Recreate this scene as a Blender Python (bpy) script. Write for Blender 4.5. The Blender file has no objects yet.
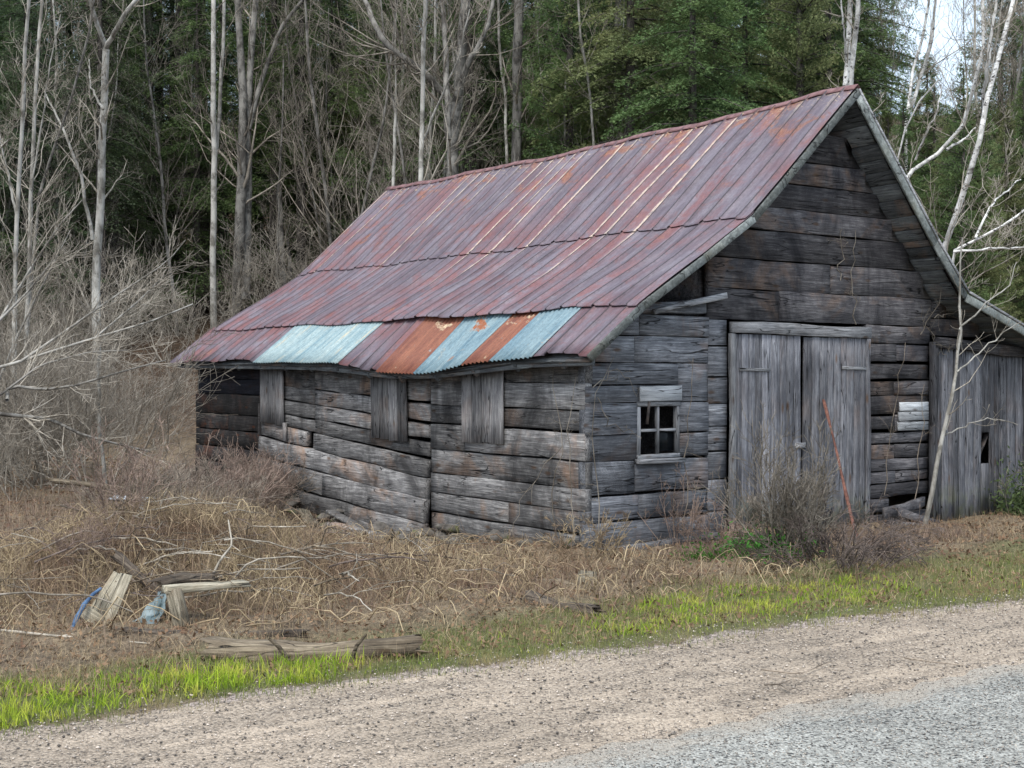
import bpy, math, random
import numpy as np
from mathutils import Vector, Matrix
R = math.radians
random.seed(7); rng = np.random.default_rng(7)
scene = bpy.context.scene
COL = scene.collection

# ------------------------------------------------------------------ camera / measuring
F = 1311.0; HY = 372.0; EYE = 1.75
cam_d = bpy.data.cameras.new('camera'); cam = bpy.data.objects.new('camera', cam_d); COL.objects.link(cam)
cam.location = (0, 0, EYE); cam.rotation_euler = (R(90) - math.atan(12 / F), 0, 0)
cam_d.sensor_width = 36; cam_d.lens = F / 1024 * 36; cam_d.clip_start = .05; cam_d.clip_end = 2000
scene.camera = cam

def pt(x, y, Y):                      # a measured point: photo pixel and its real distance -> world metres
    return np.array([(x - 512) / F * Y, Y, EYE + (HY - y) / F * Y])

C0 = np.array([.718, 12.89]); UA = np.array([.806, .592]); VA = np.array([-.592, .806])
def barn_xy(u, v): return C0 + u * UA + v * VA

# ------------------------------------------------------------------ terrain
def sstep(a, b, x):
    t = np.clip((x - a) / (b - a), 0, 1); return t * t * (3 - 2 * t)
SH = np.array([(-9, 1.2), (-6, 3.6), (-4, 5.15), (-2.47, 6.32), (-1.66, 6.99), (-.65, 7.57), (.55, 8.19), (1.99, 9.07), (3.93, 10.06), (7, 11.6), (12, 14.6), (40, 32)], float)
RD = np.array([(-9, -1.5), (-5, 1.6), (-2.4, 3.9), (.12, 5.79), (.92, 6.41), (1.8, 6.99), (3.06, 7.83), (7, 10.2), (12, 13.2), (40, 30)], float)
def sh_y(x): return np.interp(x, SH[:, 0], SH[:, 1])
def rd_y(x): return np.interp(x, RD[:, 0], RD[:, 1])
def tz(X, Y):
    X = np.asarray(X, float); Y = np.asarray(Y, float)
    t = (Y - 25.5 + .05 * X) / 2.2
    hill = .275 * 2.2 * np.where(t > 20, t, np.log1p(np.exp(np.minimum(t, 20))))
    hill = np.where(hill > 24, 24 + (hill - 24) * .35, hill)
    d = Y - sh_y(X)
    m = sstep(.3, 2.2, d)
    nz = .045 * np.sin(X * 1.9 + 1.3 * np.sin(Y * 1.1)) * np.cos(Y * 2.3 + X * .7) + .03 * np.sin(X * 4.7 + Y * 3.1) * np.sin(Y * 5.3 - X * 2.2) + .012 * np.sin(X * 11 + Y * 7) * np.sin(Y * 13 - X * 9)
    rel_x = X - C0[0]; rel_y = Y - C0[1]
    u = rel_x * UA[0] + rel_y * UA[1]; v = rel_x * VA[0] + rel_y * VA[1]
    dip = -.27 * np.exp(-((u + .5) / 1.1) ** 2) * np.exp(-((v - 4.2) / 2.4) ** 2)
    mound = .46 * np.exp(-((X + 2.9) / 1.1) ** 2 - ((Y - 11.2) / .95) ** 2) + .04 * np.exp(-((X + .6) / 1.0) ** 2 - ((Y - 10.8) / .8) ** 2) + .05 * np.exp(-((X - 2.2) / 1.3) ** 2 - ((Y - 11.5) / .5) ** 2)
    front = -.1 * sstep(2, 6, u) * sstep(-2.5, -.5, v)
    return hill + m * (nz * (1 + .06 * np.maximum(Y - 20, 0).clip(0, 30))) + dip * m + mound + front

# ------------------------------------------------------------------ object helpers
def link(o, parent=None):
    COL.objects.link(o)
    if parent is not None: o.parent = parent
    return o
def tag(o, label=None, cat=None, group=None, kind=None):
    if label: o['label'] = label
    if cat: o['category'] = cat
    if group: o['group'] = group
    if kind: o['kind'] = kind
    return o
def empty(name, loc=(0, 0, 0), rz=0.):
    o = bpy.data.objects.new(name, None); o.location = [float(c) for c in loc]; o.rotation_euler = (0, 0, rz); o.empty_display_size = .2
    return link(o)
def mesh_np(name, V, Fc, mat, parent=None, attrs=None, smooth=False, uv=None):
    """V (n,3), Fc list of arrays each (m,k)"""
    me = bpy.data.meshes.new(name)
    V = np.asarray(V, np.float32)
    if not isinstance(Fc, list) or np.ndim(Fc[0]) == 1: Fc = [Fc]
    Fc = [np.asarray(f, np.int32) for f in Fc if len(f)]
    me.vertices.add(len(V)); me.vertices.foreach_set('co', V.ravel())
    loops = np.concatenate([f.ravel() for f in Fc]); sizes = np.concatenate([np.full(len(f), f.shape[1], np.int32) for f in Fc])
    starts = np.concatenate([[0], np.cumsum(sizes)[:-1]]).astype(np.int32)
    me.loops.add(len(loops)); me.loops.foreach_set('vertex_index', loops)
    me.polygons.add(len(sizes)); me.polygons.foreach_set('loop_start', starts); me.polygons.foreach_set('loop_total', sizes)
    if smooth: me.polygons.foreach_set('use_smooth', np.ones(len(sizes), bool))
    me.update(calc_edges=True)
    if attrs:
        for k, a in attrs.items():
            at = me.attributes.new(k, 'FLOAT', 'POINT'); at.data.foreach_set('value', np.asarray(a, np.float32))
    if uv is not None:
        ul = me.uv_layers.new(name='UVMap'); ul.data.foreach_set('uv', np.asarray(uv, np.float32)[loops].ravel())
    mats = mat if isinstance(mat, (list, tuple)) else [mat]
    for m_ in mats: me.materials.append(m_)
    o = bpy.data.objects.new(name, me)
    return link(o, parent)

class MB:                               # collects planks / boxes; one mesh
    def __init__(s): s.V = []; s.Q = []; s.A = []; s.n = 0; s.uv = []
    def add(s, V, Q, pid=None):
        V = np.asarray(V, float); s.V.append(V); s.Q.append(np.asarray(Q) + s.n); s.n += len(V)
        s.A.append(np.full(len(V), random.random() if pid is None else pid))
    def build(s, name, mat, parent=None, smooth=False):
        return mesh_np(name, np.vstack(s.V), [np.vstack(s.Q)], mat, parent, {'pid': np.concatenate(s.A)}, smooth)

def beam(mb, p0, p1, w, h, up=(0, 0, 1), rough=.004, seg=.22, ch=.12, pid=None, taper=1., skew=(0, 0), wav=None):
    """a board from p0 to p1 (centre line); w across (side axis), h along the 'up' axis; chamfered, slightly wavy"""
    p0 = np.array(p0, float); p1 = np.array(p1, float); d = p1 - p0; L = np.linalg.norm(d); d /= L
    up = np.array(up, float); up -= d * up.dot(d); up /= np.linalg.norm(up); sd = np.cross(d, up)
    n = max(2, int(L / seg) + 1); ts = np.linspace(0, 1, n)
    c = min(w, h) * ch
    prof = np.array([(-w / 2 + c, -h / 2), (w / 2 - c, -h / 2), (w / 2, -h / 2 + c), (w / 2, h / 2 - c), (w / 2 - c, h / 2), (-w / 2 + c, h / 2), (-w / 2, h / 2 - c), (-w / 2, -h / 2 + c)])
    V = []
    ph = random.random() * 50
    for i, t in enumerate(ts):
        k = 1 + (taper - 1) * t
        wob = rough * math.sin(ph + t * L * 2.7); wob2 = rough * math.sin(ph * 1.7 + t * L * 3.9)
        for (a, b) in prof:
            e = t * L
            if i == 0: e += skew[0] * (b / h + .5) 
            if i == n - 1: e += skew[1] * (b / h + .5)
            top = rough * (.8 * math.sin(ph * 3 + t * L * 3.7) + .5 * math.sin(ph * 2 + t * L * 11)) * (1 if b > 0 else -1)
            V.append(p0 + d * e + sd * (a * k + wob) + up * (b * k + wob2 + top) + np.random.normal(0, rough * .25, 3))
    Q = []
    m = 8
    for i in range(n - 1):
        for j in range(m):
            Q.append((i * m + j, i * m + (j + 1) % m, (i + 1) * m + (j + 1) % m, (i + 1) * m + j))
    for b in (0, (n - 1) * m):          # end caps as quads
        q = [(b + 0, b + 1, b + 2, b + 7), (b + 7, b + 2, b + 3, b + 6), (b + 6, b + 3, b + 4, b + 5)]
        Q += q if b else [t_[::-1] for t_ in q]
    mb.add(V, [q_[::-1] for q_ in Q], pid)

class Tubes:                            # batches polylines of equal length into tubes
    def __init__(s): s.b = {}
    def add(s, P, r, sides=3, val=0.):
        s.b.setdefault((len(P), sides), []).append((np.asarray(P, float), np.asarray(r, float), val))
    def arrays(s):
        Vs = []; Qs = []; As = []; n0 = 0
        for (n, k), lst in s.b.items():
            P = np.stack([l[0] for l in lst]); r = np.stack([l[1] for l in lst]); a = np.array([l[2] for l in lst])
            V, Q = tube_arrays(P, r, k); 
            Vs.append(V); Qs.append(Q + n0); n0 += len(V); As.append(np.repeat(a, n * k))
        return np.vstack(Vs), np.vstack(Qs), np.concatenate(As)
    def build(s, name, mat, parent=None):
        V, Q, A = s.arrays()
        return mesh_np(name, V, [Q], mat, parent, {'pid': A}, smooth=True)
def tube_arrays(P, r, k):
    N, n, _ = P.shape
    T = np.gradient(P, axis=1); T /= np.linalg.norm(T, axis=2, keepdims=True) + 1e-9
    ref = np.where(np.abs(T[:, :1, 2:3]) > .9, np.array([1., 0, 0]), np.array([0, 0, 1.]))
    S = np.cross(T, np.broadcast_to(ref, T.shape)); S /= np.linalg.norm(S, axis=2, keepdims=True) + 1e-9
    B = np.cross(S, T)
    an = np.arange(k) * 2 * math.pi / k
    V = P[:, :, None, :] + r[:, :, None, None] * (S[:, :, None, :] * np.cos(an)[None, None, :, None] + B[:, :, None, :] * np.sin(an)[None, None, :, None])
    V = V.reshape(-1, 3)
    i = np.arange(N)[:, None, None] * n * k; j = np.arange(n - 1)[None, :, None] * k; a = np.arange(k)[None, None, :]; b = (a + 1) % k
    Q = np.stack([i + j + a, i + j + k + a, i + j + k + b, i + j + b], -1).reshape(-1, 4)
    return V, Q[:, ::-1]

# ------------------------------------------------------------------ materials
class NT:
    def __init__(s, name):
        s.m = bpy.data.materials.new(name); s.m.use_nodes = True; s.t = s.m.node_tree; s.t.nodes.clear()
        s.out = s.t.nodes.new('ShaderNodeOutputMaterial')
    def n(s, typ, ins=None, **pr):
        nd = s.t.nodes.new('ShaderNode' + typ)
        for k, v in pr.items(): setattr(nd, k, v)
        for k, v in (ins or {}).items():
            if isinstance(v, bpy.types.NodeSocket): s.t.links.new(v, nd.inputs[k])
            else: nd.inputs[k].default_value = v
        return nd
    def mapping(s, vec, scale=(1, 1, 1), loc=(0, 0, 0), rot=(0, 0, 0)):
        return s.n('Mapping', {'Vector': vec, 'Scale': scale, 'Location': loc, 'Rotation': rot}).outputs[0]
    def noise(s, vec, scale=5, detail=4, rough=.55, dist=0., out=0):
        return s.n('TexNoise', {'Vector': vec, 'Scale': scale, 'Detail': detail, 'Roughness': rough, 'Distortion': dist}).outputs[out]
    def math(s, op, a, b=0., c=None, clamp=False):
        ins = {0: a, 1: b}
        if c is not None: ins[2] = c
        return s.n('Math', ins, operation=op, use_clamp=clamp).outputs[0]
    def rng(s, v, a, b, c=0., d=1.):
        return s.n('MapRange', {0: v, 1: a, 2: b, 3: c, 4: d}).outputs[0]
    def mix(s, f, a, b, mode='MIX'):
        nd = s.t.nodes.new('ShaderNodeMix'); nd.data_type = 'RGBA'; nd.blend_type = mode; nd.clamp_factor = True
        for idx, v in ((0, f), (6, a), (7, b)):
            if isinstance(v, bpy.types.NodeSocket): s.t.links.new(v, nd.inputs[idx])
            else: nd.inputs[idx].default_value = v if idx == 0 else (*v, 1) if len(v) == 3 else v
        return nd.outputs[2]
    def attr(s, name, out='Fac'): return s.n('Attribute', attribute_name=name).outputs[out]
    def co(s, which='Object'): return s.n('TexCoord').outputs[which]
    def pos(s): return s.n('NewGeometry').outputs['Position']
    def rand(s): return s.n('ObjectInfo').outputs['Random']
    def hsv(s, col, h=.5, sa=1., v=1.): return s.n('HueSaturation', {'Hue': h, 'Saturation': sa, 'Value': v, 'Color': col}).outputs[0]
    def fin(s, col, rough=.85, bump=None, bs=.5, bd=.01, spec=.3, metal=0., transl=0.):
        ins = {'Base Color': col if isinstance(col, bpy.types.NodeSocket) else (*col, 1), 'Roughness': rough, 'Specular IOR Level': spec, 'Metallic': metal}
        p = s.n('BsdfPrincipled', ins)
        if bump is not None:
            b = s.n('Bump', {'Strength': bs, 'Distance': bd, 'Height': bump}); s.t.links.new(b.outputs[0], p.inputs['Normal'])
        sh = p.outputs[0]
        if transl > 0:
            t = s.n('BsdfTranslucent', {'Color': col if isinstance(col, bpy.types.NodeSocket) else (*col, 1)})
            sh = s.n('MixShader', {0: transl, 1: sh, 2: t.outputs[0]}).outputs[0]
        s.t.links.new(sh, s.out.inputs[0]); return s.m

def wood(name, axis, dark=(.035, .036, .04), mid=(.14, .147, .163), light=(.38, .39, .41), brown=(.17, .10, .06), brown_amt=.5, stain=.6, gain=1., moss=0., char=0.):
    t = NT(name); co = t.co(); pid = t.attr('pid')
    off = t.n('CombineXYZ', {0: t.math('MULTIPLY', pid, 17.), 1: t.math('MULTIPLY', pid, 29.), 2: t.math('MULTIPLY', pid, 41.)}).outputs[0]
    v = t.n('VectorMath', {0: co, 1: off}, operation='ADD').outputs[0]
    lo, hi = 1.5, 30.
    sc = {'x': (lo, hi, hi), 'y': (hi, lo, hi), 'z': (hi, hi, lo), 'v': (9, 9, 9)}[axis]
    g1 = t.noise(t.mapping(v, sc), 1.6, 7, .68, .6)
    sc2 = tuple(a * b for a, b in zip(sc, (3.2, 3.2, 3.2)))
    g2 = t.noise(t.mapping(v, sc2), 1.5, 4, .7, .3)
    sc3 = {'x': (.55, 7, 7), 'y': (7, .55, 7), 'z': (7, 7, .55), 'v': (2, 2, 2)}[axis]
    crack = t.noise(t.mapping(v, sc3), 1.7, 2.5, .5, .5)
    gg = t.math('ADD', t.math('MULTIPLY', g1, .65), t.math('MULTIPLY', g2, .35))
    f = t.rng(gg, .33, .69)
    c = t.mix(t.rng(f, 0, .5), dark, mid); c = t.mix(t.rng(f, .5, 1.), c, light)
    bp = t.noise(v, 1.1, 5, .65, .8)
    sv = t.noise(t.mapping(v, {'x': (1.2, 4, 4), 'y': (4, 1.2, 4), 'z': (4, 4, .9), 'v': (3, 3, 3)}[axis], (3, 7, 1)), 1.3, 6, .72, .9)
    c = t.mix(t.math('MULTIPLY', t.rng(sv, .5, .72), .5), c, t.mix(f, mid, tuple(min(.6, x * 1.35) for x in light)))
    c = t.mix(t.math('MULTIPLY', t.rng(sv, .48, .3), .55), c, t.mix(f, dark, tuple(x * .7 for x in mid)))
    c = t.mix(t.math('MULTIPLY', t.rng(bp, .54, .72), brown_amt), c, t.mix(f, brown, tuple(b * 1.9 for b in brown)))
    st = t.noise(t.mapping(co, (1.2, 1.2, .7)), 1.3, 6, .7, .7)
    c = t.mix(t.math('MULTIPLY', t.rng(st, .46, .66), stain), c, dark)
    if char: 
        ch = t.noise(co, 2.2, 5, .6, .5); c = t.mix(t.rng(ch, .35, .62, char, char * .35), c, (.012, .011, .011))
        c = t.mix(t.math('MULTIPLY', t.rng(t.noise(co, 2.9, 4, .6), .58, .68), .5), c, (.10, .045, .028))
    if moss:
        z = t.n('SeparateXYZ', {0: co}).outputs[2]
        mm = t.math('MULTIPLY', t.rng(z, .42, .12), t.rng(t.noise(co, 5, 5, .7), .42, .6))
        c = t.mix(t.math('MULTIPLY', mm, moss), c, (.16, .18, .06))
    cl = t.math('MULTIPLY', t.rng(t.math('ABSOLUTE', t.math('SUBTRACT', crack, .5)), .003, .013, 1., 0.), t.rng(t.noise(v, 1.7, 3, .6), .42, .55, 0., .95))
    c = t.mix(cl, c, (.008, .008, .009))
    hx = t.n('TexVoronoi', {'Vector': t.mapping(v, {'x': (2.2, 6, 6), 'y': (6, 2.2, 6), 'z': (6, 6, 2.2), 'v': (4, 4, 4)}[axis]), 'Scale': 1.}).outputs[0]
    c = t.mix(t.rng(hx, .16, .06, 0., .75), c, tuple(b * .45 for b in brown))
    pv = t.rng(t.n('TexWhiteNoise', {1: t.math('MULTIPLY', pid, 91.7)}, noise_dimensions='1D').outputs[0], 0, 1, .55 * gain, 1.6 * gain)
    c = t.hsv(c, v=pv)
    hgt = t.math('SUBTRACT', gg, t.math('MULTIPLY', cl, .8))
    return t.fin(c, .88, hgt, .9, .012, .2)

M = {}
M['log_u'] = wood('hewn_wood_front', 'x', brown_amt=.6)
M['log_v'] = wood('hewn_wood_side', 'y', brown_amt=.8, stain=.85, dark=(.03, .029, .029), mid=(.15, .146, .145), light=(.42, .41, .395))
M['gable_u'] = wood('dark_gable_wood', 'x', dark=(.018, .018, .022), mid=(.082, .078, .082), light=(.22, .213, .215), brown=(.13, .08, .05), brown_amt=.8, stain=.85)
M['vert'] = wood('vertical_boards', 'z', dark=(.035, .036, .043), mid=(.15, .153, .168), light=(.36, .362, .38), brown_amt=.15, stain=.55, moss=.7, gain=1.05)
M['vert_d'] = wood('dark_vertical_boards', 'z', dark=(.03, .03, .036), mid=(.11, .112, .122), light=(.27, .27, .285), brown_amt=.2, stain=.6, moss=.3)
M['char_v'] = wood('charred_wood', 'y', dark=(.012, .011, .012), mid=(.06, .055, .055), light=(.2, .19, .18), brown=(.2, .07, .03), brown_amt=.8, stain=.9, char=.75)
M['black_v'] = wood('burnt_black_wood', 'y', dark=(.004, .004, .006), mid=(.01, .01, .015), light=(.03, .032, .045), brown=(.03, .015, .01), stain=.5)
M['trim_u'] = wood('pale_trim_wood', 'x', dark=(.06, .062, .068), mid=(.25, .255, .265), light=(.5, .5, .51), brown_amt=.1, stain=.25)
M['patch'] = wood('pale_patch_wood', 'x', dark=(.16, .17, .18), mid=(.42, .44, .46), light=(.62, .64, .66), brown_amt=.0, stain=.1)
M['trim_z'] = wood('pale_trim_wood_upright', 'z', dark=(.06, .062, .068), mid=(.25, .255, .265), light=(.5, .5, .51), brown_amt=.1, stain=.3)
M['barge'] = wood('bargeboard_wood', 'v', dark=(.06, .066, .062), mid=(.14, .155, .15), light=(.3, .32, .31), brown=(.17, .16, .11), brown_amt=.4, stain=.3)
M['deck'] = wood('roof_deck_wood', 'y', dark=(.02, .022, .025), mid=(.085, .09, .095), light=(.18, .2, .2), brown_amt=.6, stain=.4)
M['shut'] = wood('shutter_wood', 'z', dark=(.04, .04, .045), mid=(.17, .165, .165), light=(.4, .39, .38), brown_amt=.35, stain=.4)
M['debris'] = wood('debris_wood', 'x', dark=(.06, .055, .04), mid=(.26, .23, .17), light=(.5, .45, .36), brown_amt=.4, stain=.35)

def roof_mat(name, kind):
    t = NT(name); uv = t.co('UV'); s = t.n('SeparateXYZ', {0: uv}); x, y = s.outputs[0], s.outputs[1]
    W = .26
    xi = t.math('DIVIDE', x, W); pan = t.math('FLOOR', xi); fr = t.math('FRACT', xi)
    wn = t.n('TexWhiteNoise', {1: pan}, noise_dimensions='1D').outputs[0]
    wn2 = t.n('TexWhiteNoise', {1: t.math('ADD', pan, 37.3)}, noise_dimensions='1D').outputs[0]
    st = t.mapping(uv, (9, 1.1, 1)); big = t.noise(st, .8, 6, .6, .3); fine = t.noise(t.mapping(uv, (60, 9, 1)), 1.5, 4, .65)
    blot = t.noise(uv, 2.1, 7, .68, .6); sp = t.noise(uv, 38, 3, .7)
    if kind == 'old':
        c = t.mix(t.rng(big, .35, .7), (.105, .082, .103), (.22, .192, .228)); c = t.mix(t.math('MULTIPLY', t.rng(t.noise(t.mapping(uv, (2, 1.2, 1)), 1.5, 6, .7), .5, .7), .5), c, (.28, .265, .29))
        c = t.mix(t.math('MULTIPLY', t.rng(t.math('ADD', t.math('MULTIPLY', wn, .16), blot), .54, .7), .7), c, (.21, .08, .075))
        c = t.mix(t.math('MULTIPLY', t.rng(t.noise(uv, .8, 4, .6), .5, .64), .45), c, (.19, .075, .075))
        top = t.rng(y, 2.0, 0., 0., 1.)
        rk = t.math('MULTIPLY', t.rng(t.math('ADD', blot, t.math('MULTIPLY', top, .13)), .64, .74), .8)
        c = t.mix(rk, c, t.mix(t.rng(fine, .4, .65), (.22, .075, .04), (.36, .2, .12)))
        # long peeling streaks beside some seams
        wob = t.math('MULTIPLY', t.math('SUBTRACT', t.noise(t.mapping(uv, (3, 5, 1)), 2, 4, .7), .5), .22)
        sd = t.math('ABSOLUTE', t.math('SUBTRACT', t.math('ADD', fr, wob), t.math('ADD', .16, 0.)))
        band = t.rng(sd, .12, .22, 1., 0.)
        ln = t.math('MULTIPLY', t.math('GREATER_THAN', wn2, .5), t.rng(t.math('SUBTRACT', y, t.math('MULTIPLY', wn, 3.6)), -.5, .25, 1., 0.))
        brk = t.rng(t.noise(t.mapping(uv, (14, 3.2, 1)), 2, 5, .7), .36, .52)
        mk = t.math('MULTIPLY', t.math('MULTIPLY', band, ln), brk)
        c = t.mix(mk, c, t.mix(t.rng(sp, .5, .68), (.62, .54, .45), (.42, .21, .11)))
        # cream flakes along the ridge
        fl = t.math('MULTIPLY', t.rng(y, .34, .1), t.rng(t.noise(t.mapping(uv, (5, 14, 1)), 1.6, 5, .75), .56, .64))
        c = t.mix(fl, c, (.6, .47, .3))
        vb = t.rng(wn, 0, 1, .9, 1.08)
    elif kind == 'teal':
        c = t.mix(t.rng(big, .35, .65), (.11, .20, .25), (.25, .35, .38))
        c = t.mix(t.math('MULTIPLY', t.rng(blot, .6, .7), .8), c, (.5, .42, .28))
        c = t.mix(t.rng(t.math('ADD', blot, t.math('MULTIPLY', wn, .06)), .67, .72), c, (.3, .1, .04)); vb = 1.0
    elif kind == 'pale':
        c = t.mix(t.rng(big, .35, .65), (.18, .29, .33), (.36, .46, .46))
        c = t.mix(t.math('MULTIPLY', t.rng(t.noise(t.mapping(uv, (6, .8, 1)), 1.2, 4, .6), .57, .66), .75), c, (.56, .48, .32)); vb = 1.0
    else:
        c = t.mix(t.rng(big, .35, .65), (.17, .055, .035), (.29, .115, .065))
        c = t.mix(t.rng(blot, .61, .68), c, (.6, .5, .33))
        c = t.mix(t.rng(t.noise(uv, 4, 5, .7), .62, .7), c, (.3, .42, .44)); vb = 1.0
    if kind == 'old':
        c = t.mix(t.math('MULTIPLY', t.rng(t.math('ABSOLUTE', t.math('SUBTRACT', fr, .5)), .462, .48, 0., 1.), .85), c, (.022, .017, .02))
    c = t.hsv(c, v=vb); c = t.mix(.4, c, t.mix(t.rng(t.math('ADD', t.math('MULTIPLY', fine, .6), t.math('MULTIPLY', sp, .4)), .38, .62), (.05, .04, .045), (.55, .52, .52)), 'OVERLAY')
    return t.fin(c, .62, t.math('ADD', blot, fine), .25, .004, .35)
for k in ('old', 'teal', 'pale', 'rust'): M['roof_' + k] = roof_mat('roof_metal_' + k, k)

def bark(name, a, b, scale=6, birch=False, spots=0.):
    t = NT(name); co = t.co(); r = t.rand()
    n = t.noise(t.mapping(co, (1, 1, .35)), scale, 6, .7, .5); n2 = t.noise(co, 1.3, 4, .6)
    c = t.mix(t.rng(n, .42, .58), a, b); c = t.mix(t.math('MULTIPLY', t.rng(n2, .5, .58), .5), c, tuple(x * 1.45 for x in b)); c = t.mix(t.math('MULTIPLY', t.rng(t.noise(co, 3.1, 4, .7), .56, .62), .6), c, tuple(x * .6 for x in a))
    if birch:
        m = t.rng(t.noise(t.mapping(co, (5, 5, 9)), 1.6, 5, .75, .5), .55, .6); c = t.mix(m, c, (.04, .035, .035))
        m = t.rng(t.noise(co, 2.2, 3, .6), .62, .68); c = t.mix(m, c, (.07, .06, .055))
    if not birch: c = t.hsv(c, v=t.rng(r, 0, 1, .85, 1.15))
    return t.fin(c, .9, n, .6, .02, .15)
M['bark_pale'] = bark('pale_grey_bark', (.16, .15, .13), (.36, .35, .32))
M['bark_grey'] = bark('grey_bark', (.07, .065, .058), (.22, .21, .19))
M['bark_dark'] = bark('dark_bark', (.03, .026, .023), (.09, .08, .072))
M['bark_birch'] = bark('birch_bark', (.38, .375, .35), (.62, .615, .59), birch=True)
M['twig_pale'] = bark('pale_twigs', (.17, .15, .12), (.38, .345, .29))
M['twig_grey'] = bark('grey_twigs', (.12, .103, .082), (.27, .24, .2))
M['twig_brown'] = bark('brown_twigs', (.12, .1, .08), (.3, .25, .2))
M['twig_dark'] = bark('dark_twigs', (.05, .04, .036), (.15, .12, .105))
M['twig_red'] = bark('reddish_twigs', (.14, .1, .085), (.3, .225, .18))

def foliage(name, a, b, c3, transl=.25):
    t = NT(name); pid = t.attr('pid'); r = t.rand(); co = t.pos()
    n = t.noise(co, .55, 4, .6)
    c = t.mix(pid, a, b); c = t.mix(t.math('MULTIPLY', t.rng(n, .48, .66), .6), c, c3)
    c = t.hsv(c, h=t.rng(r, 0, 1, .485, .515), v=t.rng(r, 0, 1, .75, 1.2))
    return t.fin(c, .7, spec=.2, transl=transl)
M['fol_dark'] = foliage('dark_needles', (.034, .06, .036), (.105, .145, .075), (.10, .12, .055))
M['fol_green'] = foliage('green_needles', (.055, .1, .042), (.16, .235, .09), (.16, .2, .07))
M['fol_olive'] = foliage('olive_needles', (.085, .11, .048), (.22, .25, .11), (.23, .22, .095))
M['fern'] = foliage('fern_leaves', (.03, .1, .015), (.08, .22, .035), (.1, .25, .03))

def strand(name, a, b, c3, scale=1.2, transl=.2):
    t = NT(name); pid = t.attr('pid'); n = t.noise(t.pos(), scale, 4, .6)
    c = t.mix(pid, a, b); c = t.mix(t.rng(n, .48, .62), c, c3)
    return t.fin(c, .8, spec=.2, transl=transl)
M['straw'] = strand('dead_grass', (.12, .085, .055), (.64, .51, .32), (.26, .18, .12))
M['straw2'] = strand('dead_stalks', (.07, .05, .04), (.4, .3, .23), (.17, .12, .095))
M['grass_b'] = strand('bright_grass', (.12, .22, .015), (.38, .5, .04), (.5, .5, .09), 3.)
M['grass_d'] = strand('dull_grass', (.09, .13, .03), (.26, .27, .1), (.3, .25, .12), 2.)
M['leaf'] = strand('leaf_litter', (.10, .06, .035), (.3, .2, .12), (.16, .09, .06))

def ground_mat():
    t = NT('ground'); co = t.pos()
    a = t.noise(co, 9, 8, .75, .6); b = t.noise(co, 1.3, 5, .65); d = t.noise(co, 55, 4, .75)
    c = t.mix(t.rng(a, .38, .64), (.06, .045, .034), (.22, .175, .125))
    c = t.mix(t.math('MULTIPLY', t.rng(b, .45, .62), .6), c, (.26, .21, .145))
    c = t.mix(.5, c, t.mix(t.rng(d, .4, .6), (.1, .1, .1), (.85, .8, .75)), 'OVERLAY')
    gr = t.attr('green'); c = t.mix(t.math('MULTIPLY', gr, t.rng(a, .35, .6, .4, .95)), c, (.1, .13, .04))
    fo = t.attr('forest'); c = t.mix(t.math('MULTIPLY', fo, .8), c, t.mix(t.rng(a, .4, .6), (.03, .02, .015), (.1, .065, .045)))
    gv = t.attr('gravel')
    vo = t.n('TexVoronoi', {'Vector': co, 'Scale': 60.}); gc = t.mix(t.rng(t.n('SeparateColor', {0: vo.outputs[1]}).outputs[0], 0, 1), (.14, .115, .1), (.5, .42, .37))
    c = t.mix(t.rng(t.math('ADD', gv, t.math('MULTIPLY', t.math('SUBTRACT', a, .5), 1.1)), .42, .58), c, gc)
    return t.fin(c, .95, t.math('ADD', a, t.math('MULTIPLY', d, .4)), .8, .03, .15)
M['ground'] = ground_mat()
def gravel_mat(name, cols, scale, sandy, fleck, edge_c=None):
    t = NT(name); co = t.pos()
    v1 = t.n('TexVoronoi', {'Vector': co, 'Scale': scale, 'Randomness': 1.}); v2 = t.n('TexVoronoi', {'Vector': co, 'Scale': scale * 2.3})
    k = t.n('SeparateColor', {0: v1.outputs[1]}).outputs[0]; k2 = t.n('SeparateColor', {0: v2.outputs[1]}).outputs[1]
    n = t.noise(co, .9, 5, .65); n2 = t.noise(t.mapping(t.mapping(co, rot=(0, 0, -.56)), (.3, 1.5, 1)), 3.5, 6, .7)
    c = t.mix(k, cols[0], cols[1]); c = t.mix(t.math('MULTIPLY', k2, .45), c, cols[2])
    c = t.mix(t.rng(k, .84, .9, 0, fleck), c, (.03, .03, .033))
    edge = t.rng(v1.outputs[0], .0, .55, 0., 1.)
    c = t.mix(t.math('MULTIPLY', edge, .45), c, tuple(x * .35 for x in cols[0]))
    c = t.mix(t.math('MULTIPLY', t.rng(n2, .4, .65), sandy), c, t.mix(t.noise(co, 160, 2, .6), tuple(x * .75 for x in cols[2]), tuple(x * 1.2 for x in cols[2])))
    c = t.hsv(c, v=t.math('MULTIPLY', t.rng(n, .3, .7, .8, 1.16), t.rng(n2, .35, .65, .84, 1.14)))
    if edge_c: e_ = t.math('ADD', t.attr('edge'), t.math('MULTIPLY', t.math('SUBTRACT', n2, .5), 1.9)); c = t.mix(t.rng(e_, .35, .85, 0, .7), c, t.mix(k2, tuple(x * .55 for x in edge_c), tuple(x * 1.4 for x in edge_c)))
    h = t.math('SUBTRACT', t.math('MULTIPLY', n2, .6), v1.outputs[0])
    return t.fin(c, .92, h, .7, .012, .25)
M['shoulder'] = gravel_mat('shoulder_gravel', [(.18, .145, .112), (.76, .64, .51), (.48, .39, .295)], 72., .35, .9)
M['road'] = gravel_mat('chip_seal', [(.14, .138, .125), (.82, .81, .74), (.42, .415, .375)], 80., .1, 1., edge_c=(.34, .295, .24))
M['stone_p'] = None
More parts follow.
